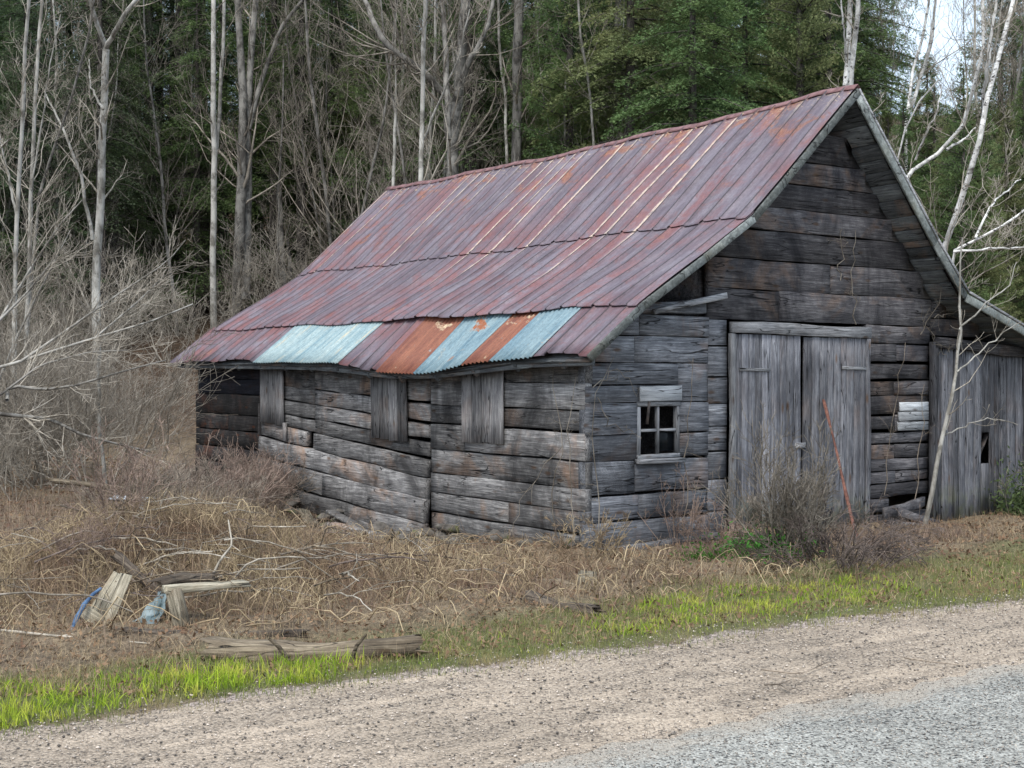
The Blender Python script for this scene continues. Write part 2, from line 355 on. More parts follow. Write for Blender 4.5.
t = NT('pebbles'); pid = t.attr('pid'); c = t.mix(pid, (.05, .045, .042), (.62, .54, .46)); M['pebble'] = t.fin(c, .85, t.noise(t.co(), 30, 3, .6), .4, .004, .3)
t = NT('field_stone'); n = t.noise(t.co(), 6, 6, .7); c = t.mix(t.rng(n, .35, .65), (.05, .046, .042), (.19, .175, .155)); c = t.mix(t.rng(t.noise(t.co(), 3, 4, .6), .56, .64), c, (.11, .12, .05)); M['stone'] = t.fin(c, .9, n, .8, .03, .2)
def simple(name, a, b, scale=8, rough=.6, metal=0., spec=.4):
    t = NT(name); n = t.noise(t.co(), scale, 5, .65); c = t.mix(t.rng(n, .38, .62), a, b); return t.fin(c, rough, n, .3, .006, spec, metal)
M['rustiron'] = simple('rusty_iron', (.09, .036, .026), (.2, .09, .065), 14, .8)
M['capmetal'] = simple('ridge_metal', (.11, .05, .05), (.22, .12, .12), 9, .75)
M['darkiron'] = simple('dark_iron', (.03, .028, .028), (.1, .08, .07), 14, .7)
M['blue'] = simple('blue_plastic', (.025, .06, .13), (.09, .17, .29), 12, .5)
M['tealcloth'] = simple('faded_tarp', (.08, .12, .13), (.22, .27, .28), 9, .6)
M['white'] = simple('dirty_white_sheet', (.26, .29, .33), (.5, .53, .56), 7, .5)
M['rotlog'] = wood('rotten_log_wood', 'x', dark=(.035, .027, .02), mid=(.15, .12, .085), light=(.33, .28, .2), brown=(.12, .08, .045), brown_amt=.6, stain=.6)
M['darklog'] = wood('dark_rotten_wood', 'x', dark=(.02, .016, .013), mid=(.08, .064, .05), light=(.19, .16, .125), brown=(.09, .055, .035), brown_amt=.5, stain=.6)
t = NT('window_glass'); g = t.n('BsdfPrincipled', {'Base Color': (.02, .025, .03, 1), 'Roughness': .12, 'Transmission Weight': .7, 'IOR': 1.2}); t.t.links.new(g.outputs[0], t.out.inputs[0]); M['glass'] = t.m

# ------------------------------------------------------------------ ground sheets
def grid(xs, ys): 
    X, Y = np.meshgrid(xs, ys); nx, ny = len(xs), len(ys)
    i = np.arange(ny - 1)[:, None] * nx + np.arange(nx - 1)[None, :]
    return X.ravel(), Y.ravel(), np.stack([i, i + 1, i + nx + 1, i + nx], -1).reshape(-1, 4)
def vnoise(x, y, f, seed=0):
    s = np.zeros_like(x, float)
    for k in range(5):
        a = seed * 1.7 + k * 2.4; ff = f * (1 + .35 * k)
        s += np.sin((x * math.cos(a) + y * math.sin(a)) * ff + 3.1 * k + seed + 1.5 * np.sin((x * math.sin(a) - y * math.cos(a)) * ff * .6))
    return .5 + s / 10
xs = np.concatenate([np.linspace(-400, -30, 22)[:-1], np.linspace(-30, -9, 60)[:-1], np.linspace(-9, 9, 260)[:-1], np.linspace(9, 40, 70)[:-1], np.linspace(40, 400, 20)])
ys = np.concatenate([np.linspace(-60, 2, 12)[:-1], np.linspace(2, 18, 250)[:-1], np.linspace(18, 60, 120)[:-1], np.linspace(60, 500, 30)])
X, Y, Q = grid(xs, ys); Z = tz(X, Y)
d = Y - sh_y(X)
gravel = sstep(.3, -.25, d + .35 * (vnoise(X, Y, 2.5, 2) - .5))
green = sstep(-.1, .25, d) * sstep(1.9, .9, d - .25 * np.maximum(X, 0)) * (.5 + .5 * vnoise(X, Y, 1.3, 5))
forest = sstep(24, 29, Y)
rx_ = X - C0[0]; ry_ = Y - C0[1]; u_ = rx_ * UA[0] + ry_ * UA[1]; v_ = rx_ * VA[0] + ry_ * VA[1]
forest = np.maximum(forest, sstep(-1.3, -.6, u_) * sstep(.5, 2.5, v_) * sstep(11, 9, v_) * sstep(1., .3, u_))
mesh_np('ground', np.stack([X, Y, Z], 1), Q, M['ground'], attrs={'gravel': gravel, 'green': green, 'forest': forest}, smooth=True)['kind'] = 'structure'
def ribbon(name, fa, fb, mat, z, x0=-9, x1=40, nx=700, nb=10, wig=.06):
    x = np.linspace(x0, x1, nx); ya = fa(x) + wig * (np.sin(x * 5.1) + .7 * np.sin(x * 13.7 + 1) + .5 * np.sin(x * 31)) * .5; yb = fb(x)
    T = (1 - (1 - np.linspace(0, 1, nb)) ** 2.5)[:, None]; Yg = yb * (1 - T) + ya * T; Xg = np.broadcast_to(x, Yg.shape)
    i = np.arange(nb - 1)[:, None] * nx + np.arange(nx - 1)[None, :]
    Qg = np.stack([i, i + 1, i + nx + 1, i + nx], -1).reshape(-1, 4)
    Zg = np.full(Xg.size, z)
    o = mesh_np(name, np.stack([Xg.ravel(), Yg.ravel(), Zg], 1), Qg, mat, attrs={'edge': np.clip(1 - (ya[None] - Yg) / .55, 0, 1).ravel()}); o['kind'] = 'structure'; return o
# the roadside is level, so the sheets lie a few millimetres above the ground there
ribbon('gravel_shoulder', lambda x: sh_y(x) - .12, lambda x: rd_y(x) - .35, M['shoulder'], .006, x1=14)
ribbon('road', lambda x: rd_y(x) + .0, lambda x: rd_y(x) - 7.5, M['road'], .011, x1=14, wig=.09)

# pebbles
def pebbles(name, X, Y, Z, size, mat, label, cat):
    N = len(X); base = np.array([(1, 0, 0), (-1, 0, 0), (0, 1, 0), (0, -1, 0), (0, 0, 1), (0, 0, -1)], float)
    f = np.array([(0, 2, 4), (2, 1, 4), (1, 3, 4), (3, 0, 4), (2, 0, 5), (1, 2, 5), (3, 1, 5), (0, 3, 5)])
    an = rng.random(N) * 6.28; ca, sa = np.cos(an), np.sin(an)
    V = base[None] * size[:, None, None] * rng.uniform(.6, 1.15, (N, 6, 1)) * np.array([1, .8, .55])
    V = np.stack([V[..., 0] * ca[:, None] - V[..., 1] * sa[:, None], V[..., 0] * sa[:, None] + V[..., 1] * ca[:, None], V[..., 2]], -1)
    V += np.stack([X, Y, Z], 1)[:, None, :]
    Fc = (f[None] + np.arange(N)[:, None, None] * 6).reshape(-1, 3)
    return tag(mesh_np(name, V.reshape(-1, 3), Fc, mat, attrs={'pid': np.repeat(rng.random(N) ** 1.2, 6)}), label, cat, kind='stuff')
def scatter(n, x0, x1, lo, hi, dens=None):
    X = rng.uniform(x0, x1, n); T = rng.random(n); Y = lo(X) + (hi(X) - lo(X)) * T
    if dens is not None:
        k = rng.random(n) < dens(X, Y); X, Y = X[k], Y[k]
    return X, Y
X, Y = scatter(17000, -3.5, 6, lambda x: rd_y(x) - .1, lambda x: sh_y(x) + .35)
pebbles('loose_gravel', X, Y, np.full(len(X), .012) + tz(X, Y) * 0, rng.uniform(.003, .009, len(X)) * rng.choice([.7, .8, 1, 1.6], len(X)), M['pebble'], 'loose pinkish-grey gravel scattered over the road shoulder', 'gravel')
X, Y = scatter(22000, -1.5, 6, lambda x: rd_y(x) - 2.4, lambda x: rd_y(x) + .1)
k = Y > 4.6; X, Y = X[k], Y[k]
pebbles('road_chippings', X, Y, np.full(len(X), .014), rng.uniform(.003, .0065, len(X)), M['pebble'], 'small grey stone chippings on the road surface', 'gravel')

# ------------------------------------------------------------------ strands: grass, straw, brush
def blades(name, X, Y, h, w, mat, label, cat, lean=.5, seg=3, curl=1.0, zoff=0., dirs=None, kind='stuff', parent=None, Z=None):
    N = len(X); Z = tz(X, Y) if Z is None else Z
    an = rng.random(N) * 6.283 if dirs is None else dirs
    ln = np.abs(rng.normal(0, lean, N)); 
    tt = np.linspace(0, 1, seg + 1)
    ang = ln[:, None] * .4 + curl * ln[:, None] * tt[None, :]
    ang = np.minimum(ang, 2.2)
    ds = h[:, None] / seg
    hx = np.concatenate([np.zeros((N, 1)), np.cumsum(np.sin(ang[:, :-1]) * ds, 1)], 1); hz = np.concatenate([np.zeros((N, 1)), np.cumsum(np.cos(ang[:, :-1]) * ds, 1)], 1)
    px = X[:, None] + hx * np.cos(an)[:, None]; py = Y[:, None] + hx * np.sin(an)[:, None]; pz = Z[:, None] + zoff + np.maximum(hz, .003)
    fa = rng.random(N) * 6.283
    wx = (np.cos(fa) * w)[:, None] * (1 - tt[None] ** 1.5 * .9) / 2; wy = (np.sin(fa) * w)[:, None] * (1 - tt[None] ** 1.5 * .9) / 2
    A = np.stack([px - wx, py - wy, pz], -1); B = np.stack([px + wx, py + wy, pz], -1)
    V = np.stack([A, B], 2).reshape(-1, 3)
    n2 = (seg + 1) * 2; b = np.arange(N)[:, None] * n2 + np.arange(seg)[None] * 2
    Q = np.stack([b, b + 1, b + 3, b + 2], -1).reshape(-1, 4)
    return tag(mesh_np(name, V, Q, mat, parent, attrs={'pid': np.repeat(rng.random(N), n2)}), label, cat, kind=kind)

lo_b = lambda x: sh_y(x) - .02
def strip_top(x): return np.interp(x, [-3.2, -1.8, -1, .33, 1.29, 2.9, 4.64, 7], [7.15, 7.5, 7.9, 8.95, 10.15, 10.9, 11.9, 13.5])
# bright grass: two lush stretches of the verge
def dens_b(x, y):
    x = x - .25
    g1 = sstep(-.9, -1.6, x); t = (y - sh_y(x)) / np.maximum(strip_top(x) - sh_y(x), .1)
    g2 = sstep(.1, 1.0, x) * sstep(3.3, 2.0, x) * sstep(.3, .55, t) * 1.5
    return (g1 * .8 + g2 + .05) * (.08 + .9 * sstep(.35, .65, vnoise(x, y, 7, 8)) * (vnoise(x, y, 17, 4) > .4))
X, Y = scatter(52000, -4.2, 6.5, lambda x: sh_y(x) + .05, lambda x: strip_top(x) + .05, dens_b)
hh = rng.uniform(.03, .12, len(X)) * np.where(X < -.8, 1.05, .7) * (.6 + .7 * vnoise(X, Y, 4, 6))
blades('bright_grass', X, Y, hh, rng.uniform(.004, .0085, len(X)), M['grass_b'], 'bright yellow-green new grass in the roadside verge', 'grass', lean=.75, curl=1.5, seg=4)
X, Y = scatter(75000, -4.2, 7.5, lambda x: sh_y(x) - .4, lambda x: strip_top(x) + .5, lambda x, y: (.25 + .9 * (vnoise(x, y, 5, 11))) * sstep(-.4, .2, y - sh_y(x)))
blades('short_grass', X, Y, rng.uniform(.02, .075, len(X)), rng.uniform(.0025, .005, len(X)), M['grass_d'], 'dull olive and tan short grass of the roadside verge', 'grass', lean=.7, curl=1.2)
# dead grass over the yard
def yard_top(x): return 24. + 0 * x
def in_barn(X, Y, pad=0.):
    rx = X - C0[0]; ry = Y - C0[1]; u = rx * UA[0] + ry * UA[1]; v = rx * VA[0] + ry * VA[1]
    return (u > -pad) & (v > -pad)
def near_side(X, Y):
    rx = X - C0[0]; ry = Y - C0[1]; u = rx * UA[0] + ry * UA[1]; v = rx * VA[0] + ry * VA[1]
    return (u > -1.05) & (u < .1) & (v > 1.8) & (v < 9)
def yard(n, p=1.6, ymax=22., x0=-9., x1=9.):
    X = rng.uniform(-.5, .5, n); dd = rng.random(n) ** p
    Yc = 7. + dd * (ymax - 7.); Xx = X * (Yc * 1.0 + 1)
    k = (Yc > sh_y(Xx) + .25) & ~in_barn(Xx, Yc, .02) & (Xx > x0) & (Xx < x1)
    return Xx[k], Yc[k]
X, Y = yard(150000, 1.3)
k = rng.random(len(X)) < (.35 + .65 * vnoise(X, Y, 1.7, 21)) * (1 - .8 * near_side(X, Y)); X, Y = X[k], Y[k]
far = 1 + .05 * np.maximum(Y - 8, 0)
blades('dead_grass', X, Y, rng.uniform(.03, .13, len(X)), rng.uniform(.0014, .0034, len(X)) * far, M['straw'], 'flattened straw-coloured dead grass around the barn', 'grass', lean=1.25, curl=1.1)
# arching dead stalks, denser on the mound and at the foot of the walls
def stalks(name, n, cx, cy, sx, sy, hmin, hmax, mat, w=(.003, .006), lean=1.1, label='', cat='brush', curl=1.3):
    X = rng.normal(cx, sx, n); Y = rng.normal(cy, sy, n)
    k = ~in_barn(X, Y, .05) & (Y > sh_y(X) + .5) & ~(near_side(X, Y) & (rng.random(n) < .85)); X, Y = X[k], Y[k]
    return blades(name, X, Y, rng.uniform(hmin, hmax, len(X)), rng.uniform(*w, len(X)), mat, label, cat, lean=lean, seg=6, curl=curl)
stalks('dead_stalk_under', 6000, -2.9, 11.1, 1.2, .85, .1, .4, M['straw2'], lean=1.4, label='dark matted stalks inside the mound in front of the slumped wall', cat='brush', curl=1.6)
stalks('dead_stalk_mound', 15000, -2.8, 10.9, 1.05, .7, .1, .42, M['straw'], w=(.0018, .0038), lean=1.2, label='tangled mound of pale dead stalks in front of the slumped side wall', cat='brush', curl=1.6)
stalks('dead_stalk_mat', 6000, -.5, 10.7, 1.5, .55, .04, .14, M['straw2'], lean=1.3, label='mat of tan dead stalks below the near barn corner', cat='brush', curl=1.5)
stalks('brown_brush', 6500, -5.8, 13.5, 2.2, 2.6, .12, .5, M['straw2'], lean=1.1, label='low purplish-brown brush covering the left side of the yard', cat='brush', curl=1.2)
# brush along the front wall
a_ = rng.uniform(.1, 4.2, 6500); b_ = -np.abs(rng.normal(1.15, .33, 6500)) - .08
Pp = C0 + a_[:, None] * UA + b_[:, None] * VA
blades('wall_foot_brush', Pp[:, 0], Pp[:, 1], rng.uniform(.05, .2, len(a_)), rng.uniform(.003, .006, len(a_)), M['straw2'], 'brown tangled brush along the foot of the front wall', 'brush', lean=.95, seg=5, curl=1.4)
X, Y = scatter(16000, -4, 7, lambda x: rd_y(x) + .0, lambda x: sh_y(x) + .1, lambda x, y: .06 + .75 * sstep(1.0, 0., sh_y(x) - y) ** 1.5 * vnoise(x, y, 3, 14))
blades('verge_thatch', X, Y, rng.uniform(.015, .06, len(X)), rng.uniform(.0015, .0035, len(X)), M['straw2'], 'small brown bits of dead grass and twigs strewn over the gravel shoulder', 'dead grass', lean=1.6, curl=.6, zoff=.008)
# leaf litter
X, Y = yard(70000, 1.25, 32.)
N = len(X); Zl = tz(X, Y) + rng.uniform(.005, .04, N); s = rng.uniform(.008, .022, N) * (1 + .04 * (Y - 8)); an = rng.random(N) * 6.28
e1 = np.stack([np.cos(an), np.sin(an), rng.normal(0, .5, N)], 1) * s[:, None]; e2 = np.stack([-np.sin(an), np.cos(an), rng.normal(0, .5, N)], 1) * s[:, None] * .6
Cc = np.stack([X, Y, Zl], 1); V = np.stack([Cc - e1, Cc - e2, Cc + e1, Cc + e2], 1).reshape(-1, 3)
tag(mesh_np('leaf_litter', V, np.arange(N * 4).reshape(-1, 4), M['leaf'], attrs={'pid': np.repeat(rng.random(N), 4)}), 'brown fallen leaves scattered over the yard and slope', 'leaves', kind='stuff')

# ------------------------------------------------------------------ BARN  (local axes: x along the gable front, y back along the side wall, z up)
barn = empty('log_barn', (C0[0], C0[1], 0), math.atan2(UA[1], UA[0]))
tag(barn, 'weathered grey log barn with a rusty purple metal roof, slumped side wall and double doors', 'barn')

ROOF_L = [(-.28, 1.93), (.37, 2.42), (1.23, 2.92), (1.92, 3.38), (3.6, 4.9)]
ROOF_R = [(3.6, 4.9), (5.05, 3.3), (5.64, 2.71), (9.1, 1.6)]
def roof_z(u):
    P_ = ROOF_L + ROOF_R[1:]; return float(np.interp(u, [p[0] for p in P_], [p[1] for p in P_]))
def left_at(z): return float(np.interp(z, [p[1] for p in ROOF_L], [p[0] for p in ROOF_L]))
def right_at(z): return float(np.interp(-z, [-p[1] for p in ROOF_R], [p[0] for p in ROOF_R]))

def wall_row(mb, plane, a0, a1, z0, z1, n=0., th=.07, gap=.012, dz0=0., dz1=0., rough=.006, seams=(), skew=(0, 0), pid=None, splay=0.):
    """one course of boards: plane 'u' (front, y=n) or 'v' (side, x=n). dz0/dz1 drop of the left/right end"""
    cuts = [a0] + sorted(s for s in seams if a0 + .05 < s < a1 - .05) + [a1]
    for i in range(len(cuts) - 1):
        s0, s1 = cuts[i] + (.006 if i else 0), cuts[i + 1] - (.006 if i < len(cuts) - 2 else 0)
        f0 = (s0 - a0) / (a1 - a0); f1 = (s1 - a0) / (a1 - a0)
        zc = (z0 + z1) / 2; za = zc + dz0 * (1 - f0) + dz1 * f0; zb = zc + dz0 * (1 - f1) + dz1 * f1
        h = (z1 - z0) - gap * random.choice([.35, .6, .8, 1.1, 2.]); nn = n + random.uniform(-.012, .012)
        p0, p1 = ((s0, nn + th / 2, za), (s1, nn + th / 2, zb)) if plane == 'u' else ((nn + th / 2, s0, za), (nn + th / 2, s1, zb))
        beam(mb, p0, p1, th, h, rough=rough * .42, ch=.035, seg=.14, pid=pid, skew=(skew[0] if i == 0 else 0, skew[1] if i == len(cuts) - 2 else 0))
def wall(plane, a0, a1, zs, openings=(), seams=(), **kw):
    mb = MB()
    for i in range(len(zs) - 1):
        z0, z1 = zs[i], zs[i + 1]; spans = [(max(a0, left_at(z1) + .14) if (plane == 'u' and a0 < .5 and z1 > 1.9) else a0, a1)]
        for (o0, o1, oz0, oz1) in openings:
            ov = min(z1, oz1) - max(z0, oz0)
            if ov > .5 * (z1 - z0):
                ns = []
                for (s, e) in spans:
                    if o0 <= s and o1 >= e: continue
                    if o0 > s and o0 < e: ns.append((s, o0))
                    if o1 < e and o1 > s: ns.append((o1, e))
                    if o1 <= s or o0 >= e: ns.append((s, e))
                spans = ns
        for (s, e) in spans:
            j = [x + random.uniform(-.03, .03) for x in (seams(i) if callable(seams) else seams)]
            wall_row(mb, plane, s, e, z0, z1, seams=j, **kw)
    return mb
def courses(z0, z1, h, fixed=()):
    pts = sorted([z0, z1] + list(fixed)); out = [z0]
    for a, b in zip(pts[:-1], pts[1:]):
        n = max(1, round((b - a) / h)); w = [random.uniform(.8, 1.25) for _ in range(n)]; sw = sum(w); acc = a
        for x in w: acc += x / sw * (b - a); out.append(acc)
    return out

# front left log wall
zs = courses(-.05, 2.34, .27, (.86, 1.44, 1.62))
mb = wall('u', 0.0, 1.69, zs, openings=[(.68, 1.27, .86, 1.44), (.37, .58, 1.52, 1.6)], seams=lambda i: [.68] if i % 3 else [1.27], th=.1, n=.0, gap=.016, rough=.007)
beam(mb, (.62, .05, 2.40), (1.66, .05, 2.42), .09, .11, rough=.012)
mb.build('log_wall', M['log_u'], barn)['label'] = 'grey log wall left of the doors with a small window'
# stray rail lying across the gap
mb = MB(); beam(mb, (.86, -.06, 2.36), (1.9, -.05, 2.57), .05, .055, rough=.006); mb.build('loose_rail', M['trim_u'], barn)
# middle wall above and beside the doors, up to the peak
zs = courses(2.31, 4.8, .3)
mb = MB()
for i in range(len(zs) - 1):
    z0, z1 = zs[i], zs[i + 1]; l0, l1 = max(1.69, left_at(z0) + .17), max(1.69, left_at(z1) + .17); r0, r1 = min(5.5, right_at(z0) - .16), min(5.5, right_at(z1) - .16)
    if r1 - l1 < .1: continue
    se = [random.uniform(2.4, 4.6)] if z0 < 3.2 and random.random() < .45 else []
    wall_row(mb, 'u', l0, r0, z0, z1, n=.0, th=.08, seams=se, skew=(l1 - l0, r1 - r0), gap=.011, rough=.008)
mb.build('gable_wall', M['gable_u'], barn)['label'] = 'dark brown-grey horizontal log boards of the gable'
mb = wall('u', 1.69, 1.97, courses(-.03, 2.31, .3), th=.085, gap=.014)
mb.build('log_wall', M['log_u'], barn)
zs = courses(-.1, 2.31, .19)
mb = wall('u', 4.28, 5.47, zs, openings=[(4.28, 4.5, 1.92, 2.0), (4.7, 5.47, .12, .24)], seams=lambda i: [4.82] if i % 2 else [], th=.085, gap=.022, rough=.011)
mb.build('log_wall', M['gable_u'], barn)['label'] = 'ragged dark log section right of the doors'
# pale patch boards
mb = MB()
for k in range(3): beam(mb, (4.83 + .02 * k, -.025, 1.10 + .118 * k), (5.42, -.025, 1.095 + .118 * k), .025, .105, rough=.002)
mb.build('patch_board', M['patch'], barn)['label'] = 'pale grey patch of three short boards'
# broken boards at the foot of that section
mb = MB(); beam(mb, (4.35, -.2, .1), (5.3, -.06, .16), .04, .13, rough=.01); beam(mb, (4.5, -.28, .12), (5.1, -.42, -.08), .03, .12, up=(0, .4, 1), rough=.01); beam(mb, (4.25, -.3, -.05), (5.15, -.22, -.02), .05, .12, rough=.012)
mb.build('broken_board', M['gable_u'], barn)
# window
win = empty('window', (0, 0, 0)); win.parent = barn
for z_ in (1.42, .885): fr = MB(); beam(fr, (.68, .02, z_), (1.27, .02, z_), .07, .045, rough=.002); fr.build('frame', M['trim_u'], win)
fr = MB()
for x in (.705, 1.245): beam(fr, (x, .02, .91), (x, .02, 1.397), .06, .045, up=(1, 0, 0), rough=.002)
beam(fr, (.975, .02, .91), (.975, .02, 1.397), .04, .035, up=(1, 0, 0), rough=.001)
fr.build('frame', M['trim_z'], win)
fr = MB(); beam(fr, (.728, .02, 1.155), (.955, .02, 1.155), .035, .03, rough=.001); beam(fr, (.995, .02, 1.155), (1.222, .02, 1.15), .035, .03, rough=.001); fr.build('glazing_bar', M['trim_u'], win)
mb = MB(); beam(mb, (.995, .035, 1.035), (1.222, .035, 1.035), .004, .2, rough=0); mb.build('pane', M['glass'], win)
mb = MB(); beam(mb, (.7, -.022, 1.53), (1.28, -.022, 1.53), .025, .155, rough=.003, pid=.31)
mb.build('lintel_board', M['patch'], barn)['label'] = 'pale board above the small window'
mb = MB(); beam(mb, (.66, -.03, .84), (1.3, -.03, .84), .09, .045, rough=.003); mb.build('window_sill', M['trim_u'], barn)
mb = MB(); beam(mb, (.8, -.02, 1.22), (.84, -.02, 1.49), .015, .03, up=(1, 0, 0), rough=.001); mb.build('dangling_stick', M['darkiron'], barn)

# doors
def door(u0, u1, z0, z1, tilt, label, hinge, mat):
    mb = MB(); x = u0
    while x < u1 - .03:
        w = random.uniform(.09, .17); w = min(w, u1 - x)
        zb = z0 + random.uniform(-.02, .05); zt = z1 + random.uniform(-.012, .0)
        beam(mb, (x + w / 2, -.035 + random.uniform(-.004, .004), zb), (x + w / 2 + tilt, -.035, zt), w - .006, .028, up=(0, 1, 0), rough=.002, seg=.3)
        x += w
    d = mb.build('door', mat, barn); d['label'] = label
    h = MB(); beam(h, (hinge[0], -.058, hinge[2]), (hinge[1], -.058, hinge[2] - .01), .012, .035, rough=.001); h.build('hinge_strap', M['trim_u'], d)
    return d
dl = door(2.05, 3.085, .0, 2.165, 0., 'left door leaf of pale upright boards', (2.1, 2.58, 1.78), M['vert'])
dr = door(3.115, 4.2, -.06, 2.15, .03, 'right door leaf of darker upright boards, hanging askew', (3.78, 4.2, 1.8), M['vert_d'])
mb = MB(); beam(mb, (2.98, -.062, .93), (3.15, -.062, .93), .012, .06, rough=.001); mb.build('latch', M['trim_u'], dl)
mb = MB(); beam(mb, (1.97, -.05, 2.235), (4.28, -.05, 2.205), .05, .125, rough=.005); hd = mb.build('door_header', M['trim_u'], barn)
mb = MB(); beam(mb, (2.005, -.045, -.02), (2.005, -.045, 2.165), .07, .05, up=(0, 1, 0), rough=.004); mb.build('door_post', M['trim_z'], barn); mb = MB(); beam(mb, (4.245, -.045, -.1), (4.245, -.045, 2.14), .07, .05, up=(0, 1, 0), rough=.004); mb.build('door_post', M['vert_d'], barn)

# shed wing to the right
mb = MB(); x = 5.56
while x < 8.9:
    w = random.uniform(.1, .2); a, b = x, x + w
    if 6.5 < (a + b) / 2 < 6.66:
        beam(mb, ((a + b) / 2, -.02, -.12), ((a + b) / 2, -.02, .58), w - .012, .028, up=(0, 1, 0), rough=.003, seg=.3); beam(mb, ((a + b) / 2, -.02, .98), ((a + b) / 2, -.02, 2.0), w - .012, .028, up=(0, 1, 0), rough=.003, seg=.3)
    else:
        top = min(2.04, roof_z((a + b) / 2) - .12)
        beam(mb, ((a + b) / 2, -.02 + random.uniform(-.006, .006), -.12 + random.uniform(-.03, .04)), ((a + b) / 2 + random.uniform(-.01, .01), -.02, top), w - random.uniform(.006, .02), .028, up=(0, 1, 0), rough=.004, seg=.3)
    x += w
mb.build('shed_wall', M['vert_d'], barn)['label'] = 'dark upright boards closing the low wing on the right'
mb = MB(); beam(mb, (5.5, -.05, -.12), (5.5, -.05, 2.12), .1, .07, up=(0, 1, 0), rough=.005); mb.build('corner_post', M['vert_d'], barn)
mb = MB(); beam(mb, (5.5, -.07, 2.12), (7.6, -.07, 1.99), .05, .13, rough=.006)
for z in (2.3, 2.52, 2.74):
    r = right_at(z + .1) - .1
    if r > 5.6: beam(mb, (5.5, .03, z), (r, .03, z), .05, .2, rough=.006)
mb.build('shed_header', M['gable_u'], barn)
# latch plate in the shed opening
mb = MB(); beam(mb, (6.5, .03, .62), (6.72, .03, .95), .02, .05, up=(0, 1, 0), rough=.004); mb.build('door_brace', M['darkiron'], barn)

# side wall near section
zs = courses(-.1, 1.86, .235)
mb = wall('v', 0.0, 2.79, zs, n=.0, th=.09, gap=.014, rough=.007, seams=lambda i: [random.choice([1.3, 2.1])] if i % 3 == 1 else [])
mb.build('side_wall', M['log_v'], barn)['label'] = 'near section of the side wall, level grey logs'
# middle section, slumped
mb = MB()
left = [-.06, .25, .54, .86, 1.04, 1.22, 1.4, 1.6, 1.84]; right = [-.25, 0., .28, .505, .75, .95, 1.16, 1.38, 1.74]
for i in range(8):
    z0 = (left[i] + right[i]) / 2; z1 = (left[i + 1] + right[i + 1]) / 2
    dn = ((right[i] + right[i + 1]) / 2 - (z0 + z1) / 2); df = ((left[i] + left[i + 1]) / 2 - (z0 + z1) / 2)
    se = [[4.6], [5.3], [], [5.65], [5.65], [5.65, 4.15], [5.65], [5.65]][i]
    sp = [(2.83, 7.24)] if i != 3 else [(2.83, 5.62), (5.86, 7.24)]
    nn = [-.10, -.08, -.05, -.03, 0, 0, 0, 0][i]
    for (s, e) in sp:
        f0 = (s - 2.83) / 4.41; f1 = (e - 2.83) / 4.41
        wall_row(mb, 'v', s, e, z0, z1, n=nn, dz0=dn * (1 - f0) + df * f0, dz1=dn * (1 - f1) + df * f1, seams=se, th=.09, gap=.02, rough=.011)
mb.build('side_wall', M['log_v'], barn)['label'] = 'middle section of the side wall, its logs slumped and sagging to the right'
# sill timbers under it
for a_ in [((-.04, 2.7, -.33), (-.04, 4.3, -.2), .12, .18), ((.05, .1, -.2), (.05, 3.4, -.27), .12, .16), ((.05, 7.2, -.15), (.05, 9.5, -.18), .12, .2)]:
    mb = MB(); beam(mb, *a_, rough=.012); mb.build('sill_log', M['log_v'], barn)
# far charred section
zs = courses(-.12, 1.42, .26)
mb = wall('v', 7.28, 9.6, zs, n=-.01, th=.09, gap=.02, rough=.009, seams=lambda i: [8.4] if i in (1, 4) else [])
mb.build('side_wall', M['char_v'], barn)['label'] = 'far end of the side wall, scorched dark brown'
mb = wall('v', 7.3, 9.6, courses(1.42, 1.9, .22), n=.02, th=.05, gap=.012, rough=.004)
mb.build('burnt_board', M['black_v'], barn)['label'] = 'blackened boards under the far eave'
# corner and rear posts
mb = MB(); beam(mb, (-.02, 7.26, -.08), (-.02, 7.26, 1.3), .05, .06, up=(1, 0, 0), rough=.006); mb.build('wall_post', M['char_v'], barn)
# board coverings of the side openings
def shutter(v0, v1, z0, z1, lean, n=-.035, slabs=4):
    mb = MB(); w = (v1 - v0) / slabs
    for k in range(slabs):
        c = v0 + w * (k + .5)
        beam(mb, (n + random.uniform(-.004, .004), c, z0 + random.uniform(-.015, .015)), (n, c + lean, z1 + random.uniform(-.01, .01)), w - .006, .022, up=(1, 0, 0), rough=.002, seg=.25)
    return mb.build('shutter', M['shut'], barn)
shutter(6.5, 7.22, 1.02, 1.86, 0, slabs=3); shutter(3.25, 4.08, .93, 1.78, .03, slabs=4); shutter(1.32, 2.10, .98, 1.84, 0, slabs=4)
mb = MB(); beam(mb, (-.04, 6.45, .8), (-.04, 6.45, 1.05), .09, .03, up=(1, 0, 0), rough=.003); mb.build('shutter_post', M['shut'], barn)
# rear and right walls, plain boards (close the building, keep the inside dark)
mb = MB()
for z in np.arange(.1, 4.8, .3):
    l = max(.05, left_at(z + .15) + .05); r = min(8.8, right_at(z + .15) - .05)
    if z < 1.8: l = .05
    if r > l: beam(mb, (l, 9.6, z), (r, 9.6, z), .04, .302, rough=.0, seg=3)
for z in np.arange(0., 1.7, .28): beam(mb, (8.86, 0, z), (8.86, 9.55, z), .04, .282, rough=0, seg=3)
mb.build('back_wall', M['gable_u'], barn)
mb = MB(); mb.add([(0.12, .12, 1e-3 - .1), (8.8, .12, -.1), (8.8, 9.5, -.1), (.12, 9.5, -.1)], [(0, 1, 2, 3)]); mb.build('floor', M['deck'], barn)
# interior log partition behind the middle wall (seen through gaps as darkness)
mb = MB()
for z in np.arange(.0, 3.0, .3): beam(mb, (1.75, .15, z), (1.75, 9.5, z), .08, .3, rough=0, seg=3)
mb.build('inner_wall', M['gable_u'], barn)

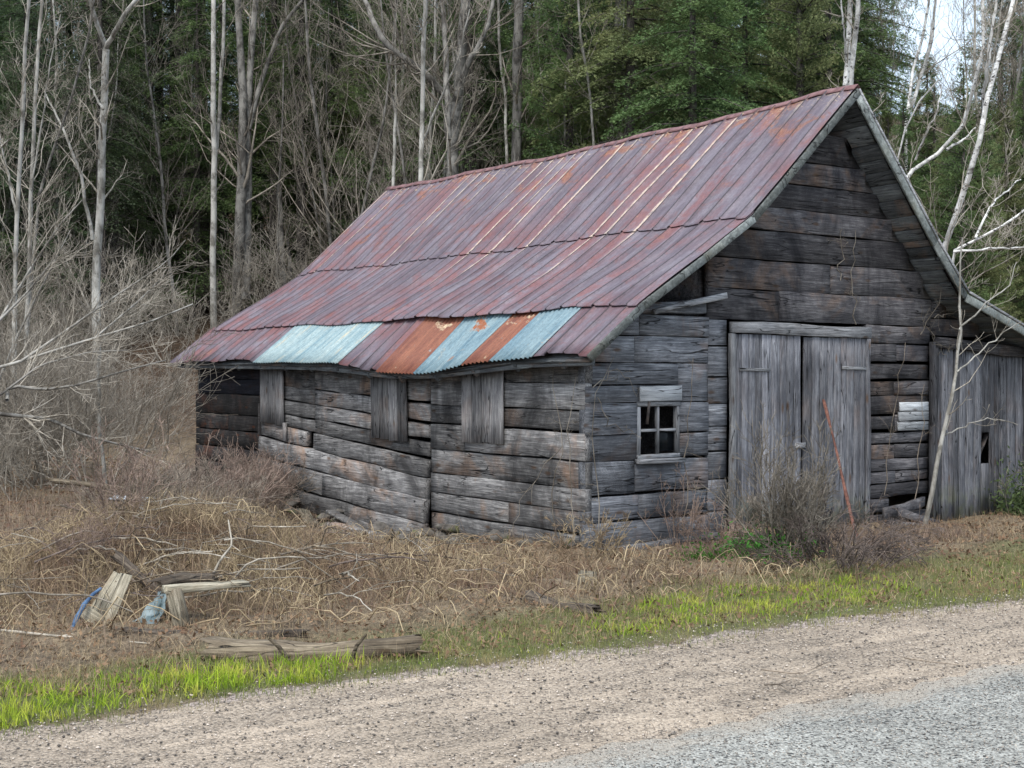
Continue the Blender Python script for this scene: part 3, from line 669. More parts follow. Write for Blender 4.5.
# ---- roof
def sag(v): return -.17 * math.exp(-((v - 2.9) / 1.7) ** 2) - .03 * math.exp(-((v - 6.5) / 2.) ** 2)
def rsag(v, u):                                   # general unevenness
    k = max(0, min(1, (u + .28) / 4)); return -.05 * math.sin(math.pi * max(0, min(1, v / 9.7))) * k + .012 * math.sin(v * 1.9 + u * 2.1) + .008 * math.sin(v * 4.3 - u * 3)
def sheet(name, v0, v1, prof, mat, kind, lift=0., sagf=None, parent=None, label=None, s0=0., jag=0., W=.26):
    us = []; ss = []
    acc = s0
    for (a, b) in zip(prof[:-1], prof[1:]):
        L = math.hypot(b[0] - a[0], b[1] - a[1]); n = max(2, int(L / .22))
        for i in range(n): f = i / n; us.append((a[0] + (b[0] - a[0]) * f, a[1] + (b[1] - a[1]) * f)); ss.append(acc + L * f)
        acc += L
    us.append(prof[-1]); ss.append(acc)
    if kind == 'rib':
        vs = []; k0 = math.floor(v0 / W) - 1
        for k in range(k0, int(v1 / W) + 2):
            for (o, h) in ((-.016, 0.), (-.006, .02), (.006, .02), (.016, 0.), (.09, .002), (.17, -.001)): 
                x = k * W + o
                if v0 < x < v1: vs.append((x, h))
        vs = [(v0, 0.)] + vs + [(v1, 0.)]
    else:
        n = int((v1 - v0) / .076 * 6); vs = [(v0 + (v1 - v0) * i / n, .011 * math.sin(2 * math.pi * i / 6)) for i in range(n + 1)]
    V = []; UVs = []; nu = len(us); nv = len(vs)
    for (v, h) in vs:
        j = math.sin(math.floor(v / W) * 12.9898) * 43758.5; j = (j - math.floor(j) - .5) * jag
        for i, ((u, z), s) in enumerate(zip(us, ss)):
            a = us[min(i + 1, nu - 1)]; b = us[max(i - 1, 0)]; tx, tzz = a[0] - b[0], a[1] - b[1]; l = math.hypot(tx, tzz); nx, nz = -tzz / l, tx / l
            if nz < 0: nx, nz = -nx, -nz
            uu = u + (tx / l * j if i == nu - 1 else 0); zz = z + (tzz / l * j if i == nu - 1 else 0)
            zz += rsag(v, u) + (sagf(v) * i / (nu - 1) if sagf else 0)
            V.append((uu + nx * (h + lift), v, zz + nz * (h + lift))); UVs.append((v + 26, s))
    i = np.arange(nv - 1)[:, None] * nu + np.arange(nu - 1)[None]; Q = np.stack([i, i + nu, i + nu + 1, i + 1], -1).reshape(-1, 4)
    if us[0][0] > us[-1][0]: Q = Q[:, ::-1]
    o = mesh_np(name, V, Q, mat, parent, uv=UVs)
    md = o.modifiers.new('thick', 'SOLIDIFY'); md.thickness = .003; md.offset = -1
    if label: o['label'] = label
    return o
def rev(a): return a[::-1]
RV0, RV1 = -.4, 9.75
top = rev([(1.86, 3.34), (1.92, 3.38), (3.6, 4.9)])
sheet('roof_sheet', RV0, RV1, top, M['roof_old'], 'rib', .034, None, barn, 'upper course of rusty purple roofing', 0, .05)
mid = rev([(.33, 2.39), (.37, 2.42), (1.23, 2.92), (1.92, 3.38), (1.97, 3.425)])
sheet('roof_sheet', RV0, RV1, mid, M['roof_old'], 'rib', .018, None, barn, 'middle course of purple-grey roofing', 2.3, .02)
def botp(ext=0.): return rev([(-.28 - ext * .8, 1.93 - ext * .55), (.37, 2.42), (.43, 2.455)])
def mk(v): return lambda x: sag(x)
for (v0, v1, mt, kd, lf, ex, lb) in [(RV0, .5, 'old', 'rib', .0, 0, 'reddish-purple roof sheet at the near lower corner'), (.46, 1.2, 'teal', 'cor', .006, .04, 'faded teal corrugated roof sheet nearest the corner'),
        (1.18, 1.74, 'rust', 'cor', .0, .03, 'orange rusted corrugated roof sheet between two teal ones'), (1.72, 2.66, 'teal', 'cor', .007, .05, 'faded teal corrugated roof sheet with a rusty edge'),
        (2.64, 3.52, 'rust', 'cor', .0, .04, 'orange rusted corrugated roof sheet at the lowest sag'), (3.52, 4.5, 'old', 'rib', .003, .02, None),
        (4.46, 6.9, 'pale', 'cor', .008, .03, 'long pale turquoise corrugated roof sheet'), (6.9, 8.1, 'old', 'rib', .0, 0, None), (8.1, 9.95, 'old', 'rib', .0, .03, 'dull purple roof sheets at the far lower corner')]:
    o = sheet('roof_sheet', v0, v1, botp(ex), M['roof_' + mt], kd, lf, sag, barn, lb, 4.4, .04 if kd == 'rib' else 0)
# right slope
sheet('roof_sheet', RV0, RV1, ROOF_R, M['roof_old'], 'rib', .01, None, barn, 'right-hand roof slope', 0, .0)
# ridge cap
V = []; n = 60
for i in range(n + 1):
    v = RV0 - .02 + (RV1 - RV0 + .04) * i / n; dz = rsag(v, 3.7) + random.uniform(-.006, .006)
    V += [(3.53, v, 4.9 + dz), (3.6, v, 4.965 + dz), (3.67, v, 4.89 + dz)]
Q = [(i * 3 + a, i * 3 + 3 + a, i * 3 + 4 + a, i * 3 + 1 + a) for i in range(n) for a in (0, 1)]
o = mesh_np('ridge_cap', V, Q, M['capmetal'], barn); md = o.modifiers.new('t', 'SOLIDIFY'); md.thickness = .004
# roof deck boards, both slopes
def deck(prof, nm):
    mb = MB()
    for (a, b) in zip(prof[:-1], prof[1:]):
        L = math.hypot(b[0] - a[0], b[1] - a[1]); d_ = ((b[0] - a[0]) / L, (b[1] - a[1]) / L); s = 0.
        nx, nz = -d_[1], d_[0]
        if nz < 0: nx, nz = -nx, -nz
        while s < L - .02:
            w = min(random.uniform(.16, .26), L - s); c = s + w / 2; u = a[0] + d_[0] * c - nx * .05; z = a[1] + d_[1] * c - nz * .05
            e0 = -.36 + random.uniform(-.02, .05)
            # boards follow the unevenness of the roof
            vv = np.linspace(e0, 9.7, 9)
            for q in range(8):
                dzz = rsag(vv[q], u), rsag(vv[q + 1], u)
                if u < .46: k = min(1, (.46 - u) / .7) + .04; dzz = (dzz[0] + sag(vv[q]) * k, dzz[1] + sag(vv[q + 1]) * k)
                beam(mb, (u, vv[q], z + dzz[0] - .02), (u, vv[q + 1], z + dzz[1] - .02), w - .008, .022, up=(nx, 0, nz), rough=0., seg=5, pid=(hash((round(u, 3), 5)) % 1000) / 1000)
            s += w
    mb.build('roof_deck', M['deck'], barn)
deck(ROOF_L, 'l'); deck(ROOF_R, 'r')
# bargeboards
mb = MB()
def rake(prof, v, w, th, off):
    for (a, b) in zip(prof[:-1], prof[1:]):
        L = math.hypot(b[0] - a[0], b[1] - a[1]); nx, nz = -(b[1] - a[1]) / L, (b[0] - a[0]) / L
        if nz < 0: nx, nz = -nx, -nz
        beam(mb, (a[0] - nx * off, v, a[1] - nz * off + rsag(v, a[0])), (b[0] - nx * off, v, b[1] - nz * off + rsag(v, b[0])), w, th, up=(0, 1, 0), rough=.002, seg=.3)
rake([(-.3, 1.915), (.39, 2.42), (1.23, 2.91), (1.93, 3.38), (3.6, 4.9)], RV0 - .012, .08, .03, .025)
rake([(3.6, 4.9), (5.05, 3.3), (5.64, 2.71), (9.1, 1.6)], RV0 - .012, .10, .03, .05)
mb.build('bargeboard', M['barge'], barn)
mb = MB(); rake([(3.63, 4.92), (5.07, 3.34), (5.68, 2.75), (9.1, 1.64)], RV0 - .02, .03, .03, .02); mb.build('edge_strip', M['trim_u'], barn)
# eave beam
mb = MB(); vv = np.linspace(-.36, 9.8, 12)
for q in range(11): beam(mb, (-.2, vv[q], 1.87 + sag(vv[q]) * .9 - .01), (-.2, vv[q + 1], 1.87 + sag(vv[q + 1]) * .9 - .01), .05, .09, rough=.002, seg=.5, pid=.4)
mb.build('eave_beam', M['deck'], barn)
mb = MB()
for v in np.arange(.1, 9.7, .75): beam(mb, (-.22, v, 1.83 + sag(v)), (.6, v, 2.36), .06, .09, rough=.003)
mb.build('rafter_end', M['deck'], barn)

# ------------------------------------------------------------------ woody plants
def unit(v): return v / (np.linalg.norm(v) + 1e-9)
def limb(tb, p, d, L, r, lev, maxlev, sides, up=.15, wig=.18, kids=(6, 5, 4), ang=(.5, 1.1), tip=.25, droop=0., minr=.0018, val=0.):
    n = {0: 9, 1: 7, 2: 5, 3: 4, 4: 3}[min(lev, 4)]
    P = [np.array(p, float)]; dd = unit(np.array(d, float)); st = L / (n - 1)
    for i in range(n - 1):
        dd = unit(dd + np.array([random.gauss(0, wig), random.gauss(0, wig), random.gauss(0, wig * .7) + up - droop * i / n]))
        P.append(P[-1] + dd * st)
    P = np.array(P); rr = np.linspace(r, max(minr, r * tip), n)
    tb.add(P, rr, sides[min(lev, len(sides) - 1)], val)
    if lev < maxlev: spawn(tb, P, rr, L, lev, maxlev, sides, up, wig, kids, ang, tip, droop, minr, val)
    return P, rr
def spawn(tb, P, rr, L, lev, maxlev, sides, up, wig, kids, ang, tip, droop, minr, val, lo=.2, ln=(.35, .65), rs=.55):
    k = kids[min(lev, len(kids) - 1)]; n = len(P)
    for _ in range(k):
        t = random.uniform(lo, .97) * (n - 1); i = min(int(t), n - 2); f = t - i
        q = P[i] * (1 - f) + P[i + 1] * f; ax = unit(P[i + 1] - P[i])
        perp = unit(np.cross(ax, unit(np.random.normal(size=3)))); a = random.uniform(*ang)
        nd = ax * math.cos(a) + perp * math.sin(a)
        rl = L * random.uniform(*ln) * (1 - .45 * t / (n - 1)); r0 = max(minr, (rr[i] * (1 - f) + rr[i + 1] * f) * random.uniform(rs * .6, rs))
        limb(tb, q, nd, rl, r0, lev + 1, maxlev, sides, up, wig, kids, ang, tip, droop, minr, val)

def resample(P, n):
    P = np.array(P, float); d = np.concatenate([[0], np.cumsum(np.linalg.norm(np.diff(P, axis=0), axis=1))]); t = np.linspace(0, d[-1], n)
    return np.stack([np.interp(t, d, P[:, k]) for k in range(3)], 1)

def traced_tree(name, label, cat, stems, Y, mat, twig, kids=(7, 5, 4), group=None, blen=.3, maxlev=3, up=.12, wig=.16, root=None, lo=.25, minr=.003, dep=.6, rs=.36):
    """stems: list of (pixel polyline bottom->top, width px bottom, width px top, branches, branch length m)"""
    x0, y0 = stems[0][0][0]; base = pt(x0, y0, Y) if root is None else np.array([root[0], root[1], 0.])
    base[2] = tz(base[0], base[1]) - .05
    T = empty(name, base); tag(T, label, cat, group)
    ph = random.random() * 9
    for si, (px, w0, w1, nb, bl) in enumerate(stems):
        P = []; trunk = Tubes(); br = Tubes()
        for k, (x, y) in enumerate(px): P.append(pt(x, y, Y + dep * math.sin(ph + k * .8 + si) * (k > 0 or si > 0)))
        if si == 0: P = [base] + [p for p in P if p[2] > base[2] + .3]
        n = 14; P = resample(P, n); P[1:-1] += np.random.normal(0, .012, (n - 2, 3))
        s = Y / F / 2; rr = np.linspace(w0 * s, w1 * s, n)
        trunk.add(P - base, rr, 8, random.random())
        L = bl
        spawnP = P - base
        k_ = (nb,) + tuple(kids[1:])
        spawn(br, spawnP, rr, L / .5, 0, maxlev, (4, 4, 3, 3, 3), up, wig, k_, (.45, 1.1), .25, 0., minr, random.random(), lo=lo, ln=(.35, .85), rs=rs)
        st_ = trunk.build('trunk' if si == 0 else 'limb', mat, T)
        if br.b: br.build('crown', twig, T)
    return T

BT = M['bark_pale']; BG = M['bark_grey']; BD = M['bark_dark']; BB = M['bark_birch']; TP = M['twig_pale']; TG = M['twig_grey']
traced_tree('bare_tree', 'slender pale leafless tree at the far left edge of the photo', 'tree', [([(14, 440), (15, 300), (18, 200), (24, 90), (30, 0), (34, -80)], 6, 3, 16, 1.6), ([(17, 215), (3, 150), (-6, 110)], 3, 1, 5, 1.0)], 23, BT, TP)
traced_tree('bare_tree', 'thin pale leafless tree just right of the one at the left edge', 'tree', [([(24, 420), (31, 210), (36, 90), (43, 0), (46, -80)], 5, 3, 16, 1.6), ([(32, 190), (52, 60), (62, 15)], 2, 1, 5, .8)], 26, BT, TP)
traced_tree('bare_tree', 'forked pale grey leafless tree with wide curved limbs left of the barn', 'tree', [([(97, 350), (96, 281), (103, 170), (107, 50)], 10, 7, 10, 1.8), ([(107, 50), (99, 28), (88, -10), (85, -60)], 5, 3, 8, 1.5), ([(107, 50), (118, 28), (136, 0), (150, -40)], 5, 3, 8, 1.5), ([(93, 240), (80, 170), (60, 120), (47, 95)], 4, 1.5, 10, 1.2), ([(104, 110), (92, 88), (90, 60)], 2.5, 1, 4, .8)], 28, BT, TP)
traced_tree('bare_tree', 'leaning thin leafless tree between the forked tree and the left edge', 'tree', [([(22, 400), (40, 190), (62, 130), (85, 60), (95, 0)], 4, 2, 14, 1.3)], 27, BG, TG)
traced_tree('bare_tree', 'straight slim mottled trunk rising behind the far end of the roof', 'tree', [([(214, 332), (214, 230), (214, 120), (214, 0), (214, -80)], 7, 4, 10, 1.8), ([(217, 150), (222, 80), (225, 0), (226, -50)], 4, 3, 8, 1.2)], 34.5, BT, TG)
traced_tree('bare_tree', 'thick double grey trunk splitting into spreading limbs behind the far roof', 'tree', [([(238, 318), (240, 230), (243, 150), (243, 80), (238, 0), (235, -70)], 13, 5, 12, 2.2), ([(246, 300), (248, 190), (248, 100), (256, 0), (262, -60)], 10, 5, 12, 2.2), ([(249, 130), (262, 80), (281, 30), (300, 5), (330, -25)], 6, 2.5, 14, 2.)], 36, BG, TG)
traced_tree('broken_snag', 'broken grey tree stub with a splintered top behind the roof', 'snag', [([(284, 300), (281, 240), (279, 182)], 10, 5, 3, .8), ([(291, 300), (290, 262), (288, 240)], 7, 3, 2, .5)], 37, BG, TG, lo=.8)
traced_tree('bare_tree', 'thin forked leafless tree above the broken snag', 'tree', [([(277, 300), (279, 180), (283, 120), (284, 60)], 3, 1.5, 14, 1.6)], 36.5, BG, TG)
traced_tree('dark_tree', 'dark straight trunk in the shade left of the ridge end', 'tree', [([(336, 262), (336, 160), (337, 90), (338, -20)], 8, 5, 12, 1.5)], 41, BD, TG)
traced_tree('dark_tree', 'dark slim trunk deep in the shade behind the far eave', 'tree', [([(176, 300), (178, 200), (178, 90), (180, -20)], 7, 5, 12, 1.5)], 42, BD, TG)
traced_tree('dead_stub', 'short pale dead stem beside the left end of the ridge', 'stump', [([(392, 230), (393, 190), (396, 109)], 4.5, 3, 0, .3)], 31, BT, TP)
traced_tree('bare_tree', 'slim pale leafless tree rising behind the left end of the ridge', 'tree', [([(421, 200), (422, 120), (424, 60), (425, 0), (427, -70)], 6, 4, 18, 2.), ([(423, 140), (440, 100), (458, 60), (470, 10)], 2.5, 1.2, 8, 1.2)], 29, BT, TP)
traced_tree('gnarled_tree', 'gnarled dark-barked tree with thick twisted limbs behind the ridge', 'tree', [([(452, 200), (453, 140), (460, 88), (462, 40), (468, -20), (470, -70)], 16, 8, 16, 2.2), ([(452, 105), (430, 78), (410, 62), (385, 45), (372, 20), (362, -10)], 8, 4, 14, 2.), ([(458, 95), (470, 60), (488, 30), (496, -20)], 7, 3, 14, 2.), ([(449, 140), (447, 100), (446, 40), (440, -20)], 7, 4, 10, 1.8)], 32, BG, TG)
traced_tree('bare_tree', 'tall rough-barked straight trunk behind the middle of the ridge', 'tree', [([(516, 180), (517, 100), (518, 40), (519, -80)], 11, 9, 10, 1.5)], 33, BG, TG)
traced_tree('bare_tree', 'thin grey trunk close beside the tall rough-barked one', 'tree', [([(508, 180), (505, 100), (500, 60), (498, -20)], 4, 2.5, 12, 1.4)], 34, BT, TG)
traced_tree('bare_tree', 'tall dark straight trunk just left of the green fir', 'tree', [([(613, 160), (614, 100), (617, 40), (619, -80)], 8, 7, 8, 1.3)], 34, BG, TG)
traced_tree('bare_tree', 'thin whitish leaning tree left of the dark trunk by the fir', 'tree', [([(594, 165), (592, 110), (586, 75), (580, 30), (576, -30)], 3.5, 2, 16, 1.5)], 31, BT, TP)
traced_tree('bare_tree', 'thin whitish stem standing between the two tall dark trunks', 'tree', [([(566, 175), (564, 110), (568, 50), (560, -40)], 3, 1.8, 16, 1.5)], 33, BT, TP)
traced_tree('birch_tree', 'double white birch trunk directly behind the roof peak', 'birch', [([(844, 140), (845, 80), (848, 30), (852, -60)], 6, 5, 6, 1.2), ([(849, 140), (850, 80), (856, 30), (861, -50)], 5.5, 4.5, 6, 1.2), ([(845, 60), (842, 20), (838, -20)], 2, 1.5, 3, .8)], 28, BB, TP)
traced_tree('birch_tree', 'curved white birch leaning out right of the gable, tallest on that side', 'birch', [([(925, 330), (943, 245), (962, 205), (977, 150), (986, 100), (994, 70), (1006, 30), (1018, -30)], 7.5, 4, 12, 1.8), ([(983, 112), (984, 75), (992, 30), (997, -30)], 4, 2.5, 8, 1.2)], 23, BB, TP)
traced_tree('birch_tree', 'crooked white birch limb reaching up from behind the right roof slope', 'birch', [([(890, 200), (910, 172), (930, 158), (946, 148), (960, 133), (968, 100), (976, 80), (983, 40), (980, -30)], 5.5, 3, 12, 1.5), ([(946, 150), (965, 138), (975, 128)], 3, 1.5, 5, .8)], 24.5, BB, TP)
traced_tree('birch_tree', 'slender pair of birches behind the crooked one', 'birch', [([(905, 130), (912, 70), (922, 40), (932, -30)], 4, 2.5, 12, 1.5), ([(906, 120), (922, 72), (932, 40), (935, -20)], 4, 2.5, 12, 1.5)], 29, BB, TP)
traced_tree('birch_tree', 'small thin birch against the evergreens right of the peak', 'birch', [([(893, 190), (898, 150), (915, 105), (938, 80)], 3, 1.5, 12, 1.2), ([(915, 160), (927, 130), (938, 112), (940, 85)], 2.5, 1.2, 10, 1.)], 26, BB, TP)
traced_tree('leaning_tree', 'low pale tree sprawling sideways behind the shed roof at the right edge', 'tree', [([(948, 300), (955, 250), (980, 238), (1005, 225), (1030, 205)], 4, 2, 12, 1.3), ([(953, 252), (990, 249), (1040, 247)], 2.5, 1.5, 8, 1.), ([(975, 238), (990, 205), (1020, 180)], 2.5, 1.2, 8, 1.)], 22.5, BB, TP)
# sapling in front of the shed
traced_tree('sapling', 'thin whitish leafless sapling in front of the low right-hand wing', 'sapling', [([(924, 527), (933, 480), (941, 444), (955, 377), (961, 327), (959, 265), (962, 238)], 5.5, 1.5, 9, .5), ([(959, 330), (985, 305), (1008, 285), (1016, 262)], 2., .8, 5, .35), ([(957, 372), (980, 352), (1005, 330), (1022, 322)], 1.8, .8, 4, .35), ([(943, 437), (965, 425), (995, 418), (1018, 425)], 1.6, .8, 4, .3)], 14.8, BT, TP, kids=(6, 3, 2), maxlev=2, dep=.12, minr=.002)

# background bare trees, generated
def bare_variant(k, h, r, kids, bark, twig):
    trunk = Tubes(); br = Tubes()
    P, rr = [], []
    p = np.array([0., 0, -.1]); dd = unit(np.array([random.gauss(0, .05), random.gauss(0, .05), 1.])); P = [p]
    for i in range(13):
        dd = unit(dd + np.array([random.gauss(0, .05), random.gauss(0, .05), .05])); P.append(P[-1] + dd * h / 13)
    P = np.array(P); rr = np.linspace(r, r * .25, 14); trunk.add(P, rr, 7, random.random())
    spawn(br, P, rr, h * .28 / .5, 0, 3, (4, 4, 3, 3), .14, .17, kids, (.4, 1.), .25, 0, .0032, random.random(), lo=.15, ln=(.25, .6), rs=.45)
    return trunk, br
variants = []
for k in range(6):
    tr, br = bare_variant(k, random.uniform(9, 13), random.uniform(.035, .075), (30, 6, 4), BG, TG)
    T = tr.build('trunk', BT if k % 2 else BG, None); B = br.build('branches', TP if k % 2 else TG, None)
    variants.append((T.data, B.data)); bpy.data.objects.remove(T); bpy.data.objects.remove(B)
def place_bare(x, y, s, rz, label, group, v=None, name='bare_tree'):
    v = variants[random.randrange(6)] if v is None else v
    e = empty(name, (x, y, float(tz(x, y)) - .1), rz); e.scale = (s, s, s); tag(e, label, 'tree', group)
    for nm, me in zip(('trunk', 'crown'), v): link(bpy.data.objects.new(nm, me), e)
    return e
random.seed(21)
for i in range(40):
    px = random.uniform(340, 640) if i % 4 > 1 else random.uniform(-30, 340) if i % 4 else random.uniform(860, 1060); Yd = random.uniform(33, 40); x = (px - 512) / F * Yd
    if px > 300: Yd = max(Yd, 30.5); x = (px - 512) / F * Yd
    place_bare(x, Yd, random.uniform(.7, 1.15), random.random() * 6.28, 'spindly grey leafless tree among the undergrowth of the wood behind the barn', 'spindly bare trees in the wood behind the barn')

# ------------------------------------------------------------------ conifers
def conifer(h, base, rad, n_br, style, seed):
    r_ = np.random.default_rng(seed); Cs = []; Ds = []; Ns = []; Ss = []; Ps = []
    dead = Tubes()
    for b in range(n_br):
        t = r_.random() ** .85; z = base + (h - base) * t; L = rad * ((1 - t) ** .75 * .95 + .06) * r_.uniform(.65, 1.15)
        if style == 'cedar': L = rad * (1 - t ** 2.2) * r_.uniform(.55, 1.1)
        a = r_.random() * 6.283; d0 = np.array([math.cos(a), math.sin(a), 0]); sidev = np.array([-d0[1], d0[0], 0])
        rise = {'cedar': .35, 'spruce': -.05, 'hemlock': .05}[style]; droop = {'cedar': .1, 'spruce': .32, 'hemlock': .38}[style]
        m = max(8, int(L * {'cedar': 120, 'spruce': 95, 'hemlock': 140}[style]))
        q = r_.random(m) ** .75; side = r_.normal(0, .2, m) * L * (1 - q * .6) 
        c = d0[None] * (q * L)[:, None] + sidev[None] * side[:, None]
        zz = z + rise * q * L - droop * (q ** 2) * L + r_.normal(0, .05, m) - np.abs(side) * .25
        c[:, 2] = zz
        d = d0[None] * .8 + sidev[None] * (np.sign(side) * r_.uniform(.2, 1., m))[:, None] + r_.normal(0, .25, (m, 3)); d[:, 2] -= {'cedar': -.3, 'spruce': .25, 'hemlock': .3}[style]
        if style == 'cedar': nrm = r_.normal(0, 1., (m, 3)) + d0 * .7
        else: nrm = np.array([0, 0, 1.]) + r_.normal(0, .4, (m, 3))
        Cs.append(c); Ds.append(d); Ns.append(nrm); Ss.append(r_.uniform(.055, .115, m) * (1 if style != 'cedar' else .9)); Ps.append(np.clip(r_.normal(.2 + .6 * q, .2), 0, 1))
        if r_.random() < .5:
            dead.add([(0, 0, z), tuple(d0 * L * .5 + np.array([0, 0, z + rise * .5 * L - droop * .25 * L])), tuple(d0 * L * .9 + np.array([0, 0, z + rise * .9 * L - droop * .8 * L]))], [.03, .018, .008], 3, r_.random())
    for b in range(26):                                   # dead lower branches
        z = r_.uniform(.6, base + 1.5); a = r_.random() * 6.283; L = r_.uniform(.8, 2.); pp = [np.array([0, 0, z])]
        for k in range(4): pp.append(pp[-1] + np.array([math.cos(a) + r_.normal(0, .3), math.sin(a) + r_.normal(0, .3), r_.normal(-.1, .2)]) * L / 4)
        dead.add(pp, np.linspace(.014, .004, 5), 3, r_.random())
    Cc = np.vstack(Cs); D = np.vstack(Ds); Nn = np.vstack(Ns); S = np.concatenate(Ss); Pp = np.concatenate(Ps)
    D /= np.linalg.norm(D, axis=1, keepdims=True); E = np.cross(D, Nn); E /= np.linalg.norm(E, axis=1, keepdims=True) + 1e-9
    N = len(Cc); l = D * S[:, None]; w = E * (S * r_.uniform(.22, .4, N))[:, None]; l2 = l * .35
    # each spray: three narrow leaflets fanning from one stalk
    V = []
    for (k, sg) in ((0, 0.), (1, .75), (2, -.75)):
        dirn = D * (1 - abs(sg) * .35) + E * sg; dirn *= S[:, None] * (.9 if sg == 0 else .62)
        st = Cc - l * .4 + l2 * (.4 if sg else 0); wv = np.cross(dirn, Nn); wv /= np.linalg.norm(wv, axis=1, keepdims=True) + 1e-9; wv *= (S * .08)[:, None]
        V += [st, st + dirn * .5 + wv, st + dirn + np.array([0, 0, -.1]) * S[:, None], st + dirn * .5 - wv]
    V = np.stack(V, 1).reshape(-1, 3); Q = np.arange(N * 12).reshape(-1, 4)
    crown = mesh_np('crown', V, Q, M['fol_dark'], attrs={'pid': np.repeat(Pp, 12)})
    tr = Tubes(); tr.add(np.stack([r_.normal(0, .03, 8).cumsum() * .5, r_.normal(0, .03, 8).cumsum() * .5, np.linspace(-.3, h * .97, 8)], 1), np.linspace(h * .012 + .03, .02, 8), 7, .5)
    for kx, l_ in dead.b.items(): tr.b.setdefault(kx, []).extend(l_)
    trunk = tr.build('trunk', M['bark_dark'])
    me = (crown.data, trunk.data); bpy.data.objects.remove(crown); bpy.data.objects.remove(trunk)
    return me
random.seed(5)
CV = {'spruce': [conifer(14, 2.2, 2.5, 210, 'spruce', 1), conifer(12, 1.4, 2.3, 200, 'spruce', 2), conifer(15, 4.5, 2.4, 200, 'spruce', 3)],
      'hemlock': [conifer(13, 1.2, 3.0, 230, 'hemlock', 4), conifer(11, .6, 2.7, 220, 'hemlock', 5)],
      'cedar': [conifer(11, .4, 1.9, 300, 'cedar', 6), conifer(12.5, .8, 1.7, 300, 'cedar', 7)]}
def place_con(kind, v, x, y, s, mat, label, group=None, sz=1., name=None):
    e = empty(name or (kind + '_tree'), (x, y, float(tz(x, y)) - .15), random.random() * 6.28); e.scale = (s, s, s * sz); tag(e, label, 'tree', group)
    c, t_ = CV[kind][v]
    cr = link(bpy.data.objects.new('crown', c), e); cr.material_slots[0].link = 'OBJECT'; cr.material_slots[0].material = mat
    link(bpy.data.objects.new('trunk', t_), e); return e
# picked out ones
place_con('hemlock', 0, *((pt(692, 0, 29.5))[:2]), 1.0, M['fol_green'], 'bright green layered fir standing just behind the ridge right of centre', name='fir_tree')
place_con('hemlock', 1, *((pt(745, 0, 32))[:2]), 1.1, M['fol_green'], 'green fir partly behind and right of the bright layered one', name='fir_tree')
random.seed(11)
def zone(n, px0, px1, y0, y1, kinds, mats, label, group, smin=.85, smax=1.2):
    pts = []
    tries = 0
    while len(pts) < n and tries < n * 60:
        tries += 1; Yd = y0 + (y1 - y0) * random.random(); px = random.uniform(px0, px1); x = (px - 512) / F * Yd
        if all((x - a) ** 2 + (Yd - b) ** 2 > 1.7 ** 2 for a, b in pts): pts.append((x, Yd))
    for (x, y) in pts:
        pxx = x / y * F + 512; gap_ = 872 < pxx < 1000
        if gap_ and y > 36: continue
        smx_, smn_ = (min(smax, .66), min(smin, .5)) if gap_ else (smax, smin)
        kd = random.choice(kinds); place_con(kd, random.randrange(len(CV[kd])), x, y, random.uniform(smn_, smx_), random.choice(mats), label, group)
FD, FG, FO = M['fol_dark'], M['fol_green'], M['fol_olive']
zone(34, 560, 1080, 31, 42, ['cedar', 'cedar', 'hemlock'], [FO, FO, FG], 'olive-green cedar in the bank of evergreens behind the gable', 'evergreens behind the gable')
zone(16, 930, 1120, 27, 33, ['cedar'], [FO, FG], 'low bushy evergreen at the right behind the shed wing', 'bushy evergreens behind the shed wing', .5, .7)
random.seed(40)
for i in range(15):
    Yd = random.uniform(27.5, 34); px = 872 + 140 * (i / 14) + random.uniform(-6, 6); x = (px - 512) / F * Yd
    place_con('cedar', i % 2, x, Yd, random.uniform(.52, .6), FO if i % 3 else FG, 'short olive cedar below the gap of sky right of the roof peak', 'short cedars under the sky gap')
random.seed(12)
zone(26, 370, 640, 36, 46, ['spruce', 'hemlock', 'cedar'], [FD, FG, FG, FO], 'green spruce behind the leafless trees above the ridge', 'evergreens above the ridge')
zone(34, -60, 400, 38, 46, ['spruce', 'spruce', 'hemlock'], [FD, FG, FG], 'dark spruce at the front of the shaded wood on the left', 'spruces at the front of the left-hand wood')
zone(8, -60, 130, 33, 39, ['spruce', 'hemlock'], [FD, FG], 'mid-green spruce at the left behind the pale leafless trees', 'spruces at the left edge', .8, 1.)
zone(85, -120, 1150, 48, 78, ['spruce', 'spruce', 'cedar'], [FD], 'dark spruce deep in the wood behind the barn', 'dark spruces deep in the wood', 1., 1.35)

# ------------------------------------------------------------------ undergrowth thicket
def shrub_mesh(seed, n, h, spread, mat, kids=(5, 4), lev=2, minr=.0022, r0=.009, up=.1, wig=.17, droop=.0):
    random.seed(seed); np.random.seed(seed); tb = Tubes()
    for k in range(n):
        a = random.random() * 6.28; q = random.random() * spread * .25
        d_ = (math.cos(a) * random.uniform(.2, 1.), math.sin(a) * random.uniform(.2, 1.), random.uniform(.5, 1.3))
        limb(tb, (math.cos(a) * q, math.sin(a) * q, -.04), d_, h * random.uniform(.6, 1.15), r0 * random.uniform(.6, 1.2), 1, 1 + lev, (4, 4, 3, 3), up, wig, (0,) + kids, (.4, 1.1), .3, droop, minr, random.random())
    o = tb.build('shrub', mat); me = o.data; bpy.data.objects.remove(o); return me
SM = [shrub_mesh(s, 9, 2.1, 1., M['twig_pale'] if s % 2 else M['twig_grey'], (11, 7), 2, .0024, .011) for s in range(4)]
SB = [shrub_mesh(10 + s, 12, .9, 1., M['twig_brown'] if s % 2 else M['twig_red'], (7, 5), 2, .0026, .006, droop=.15) for s in range(4)]
random.seed(31)
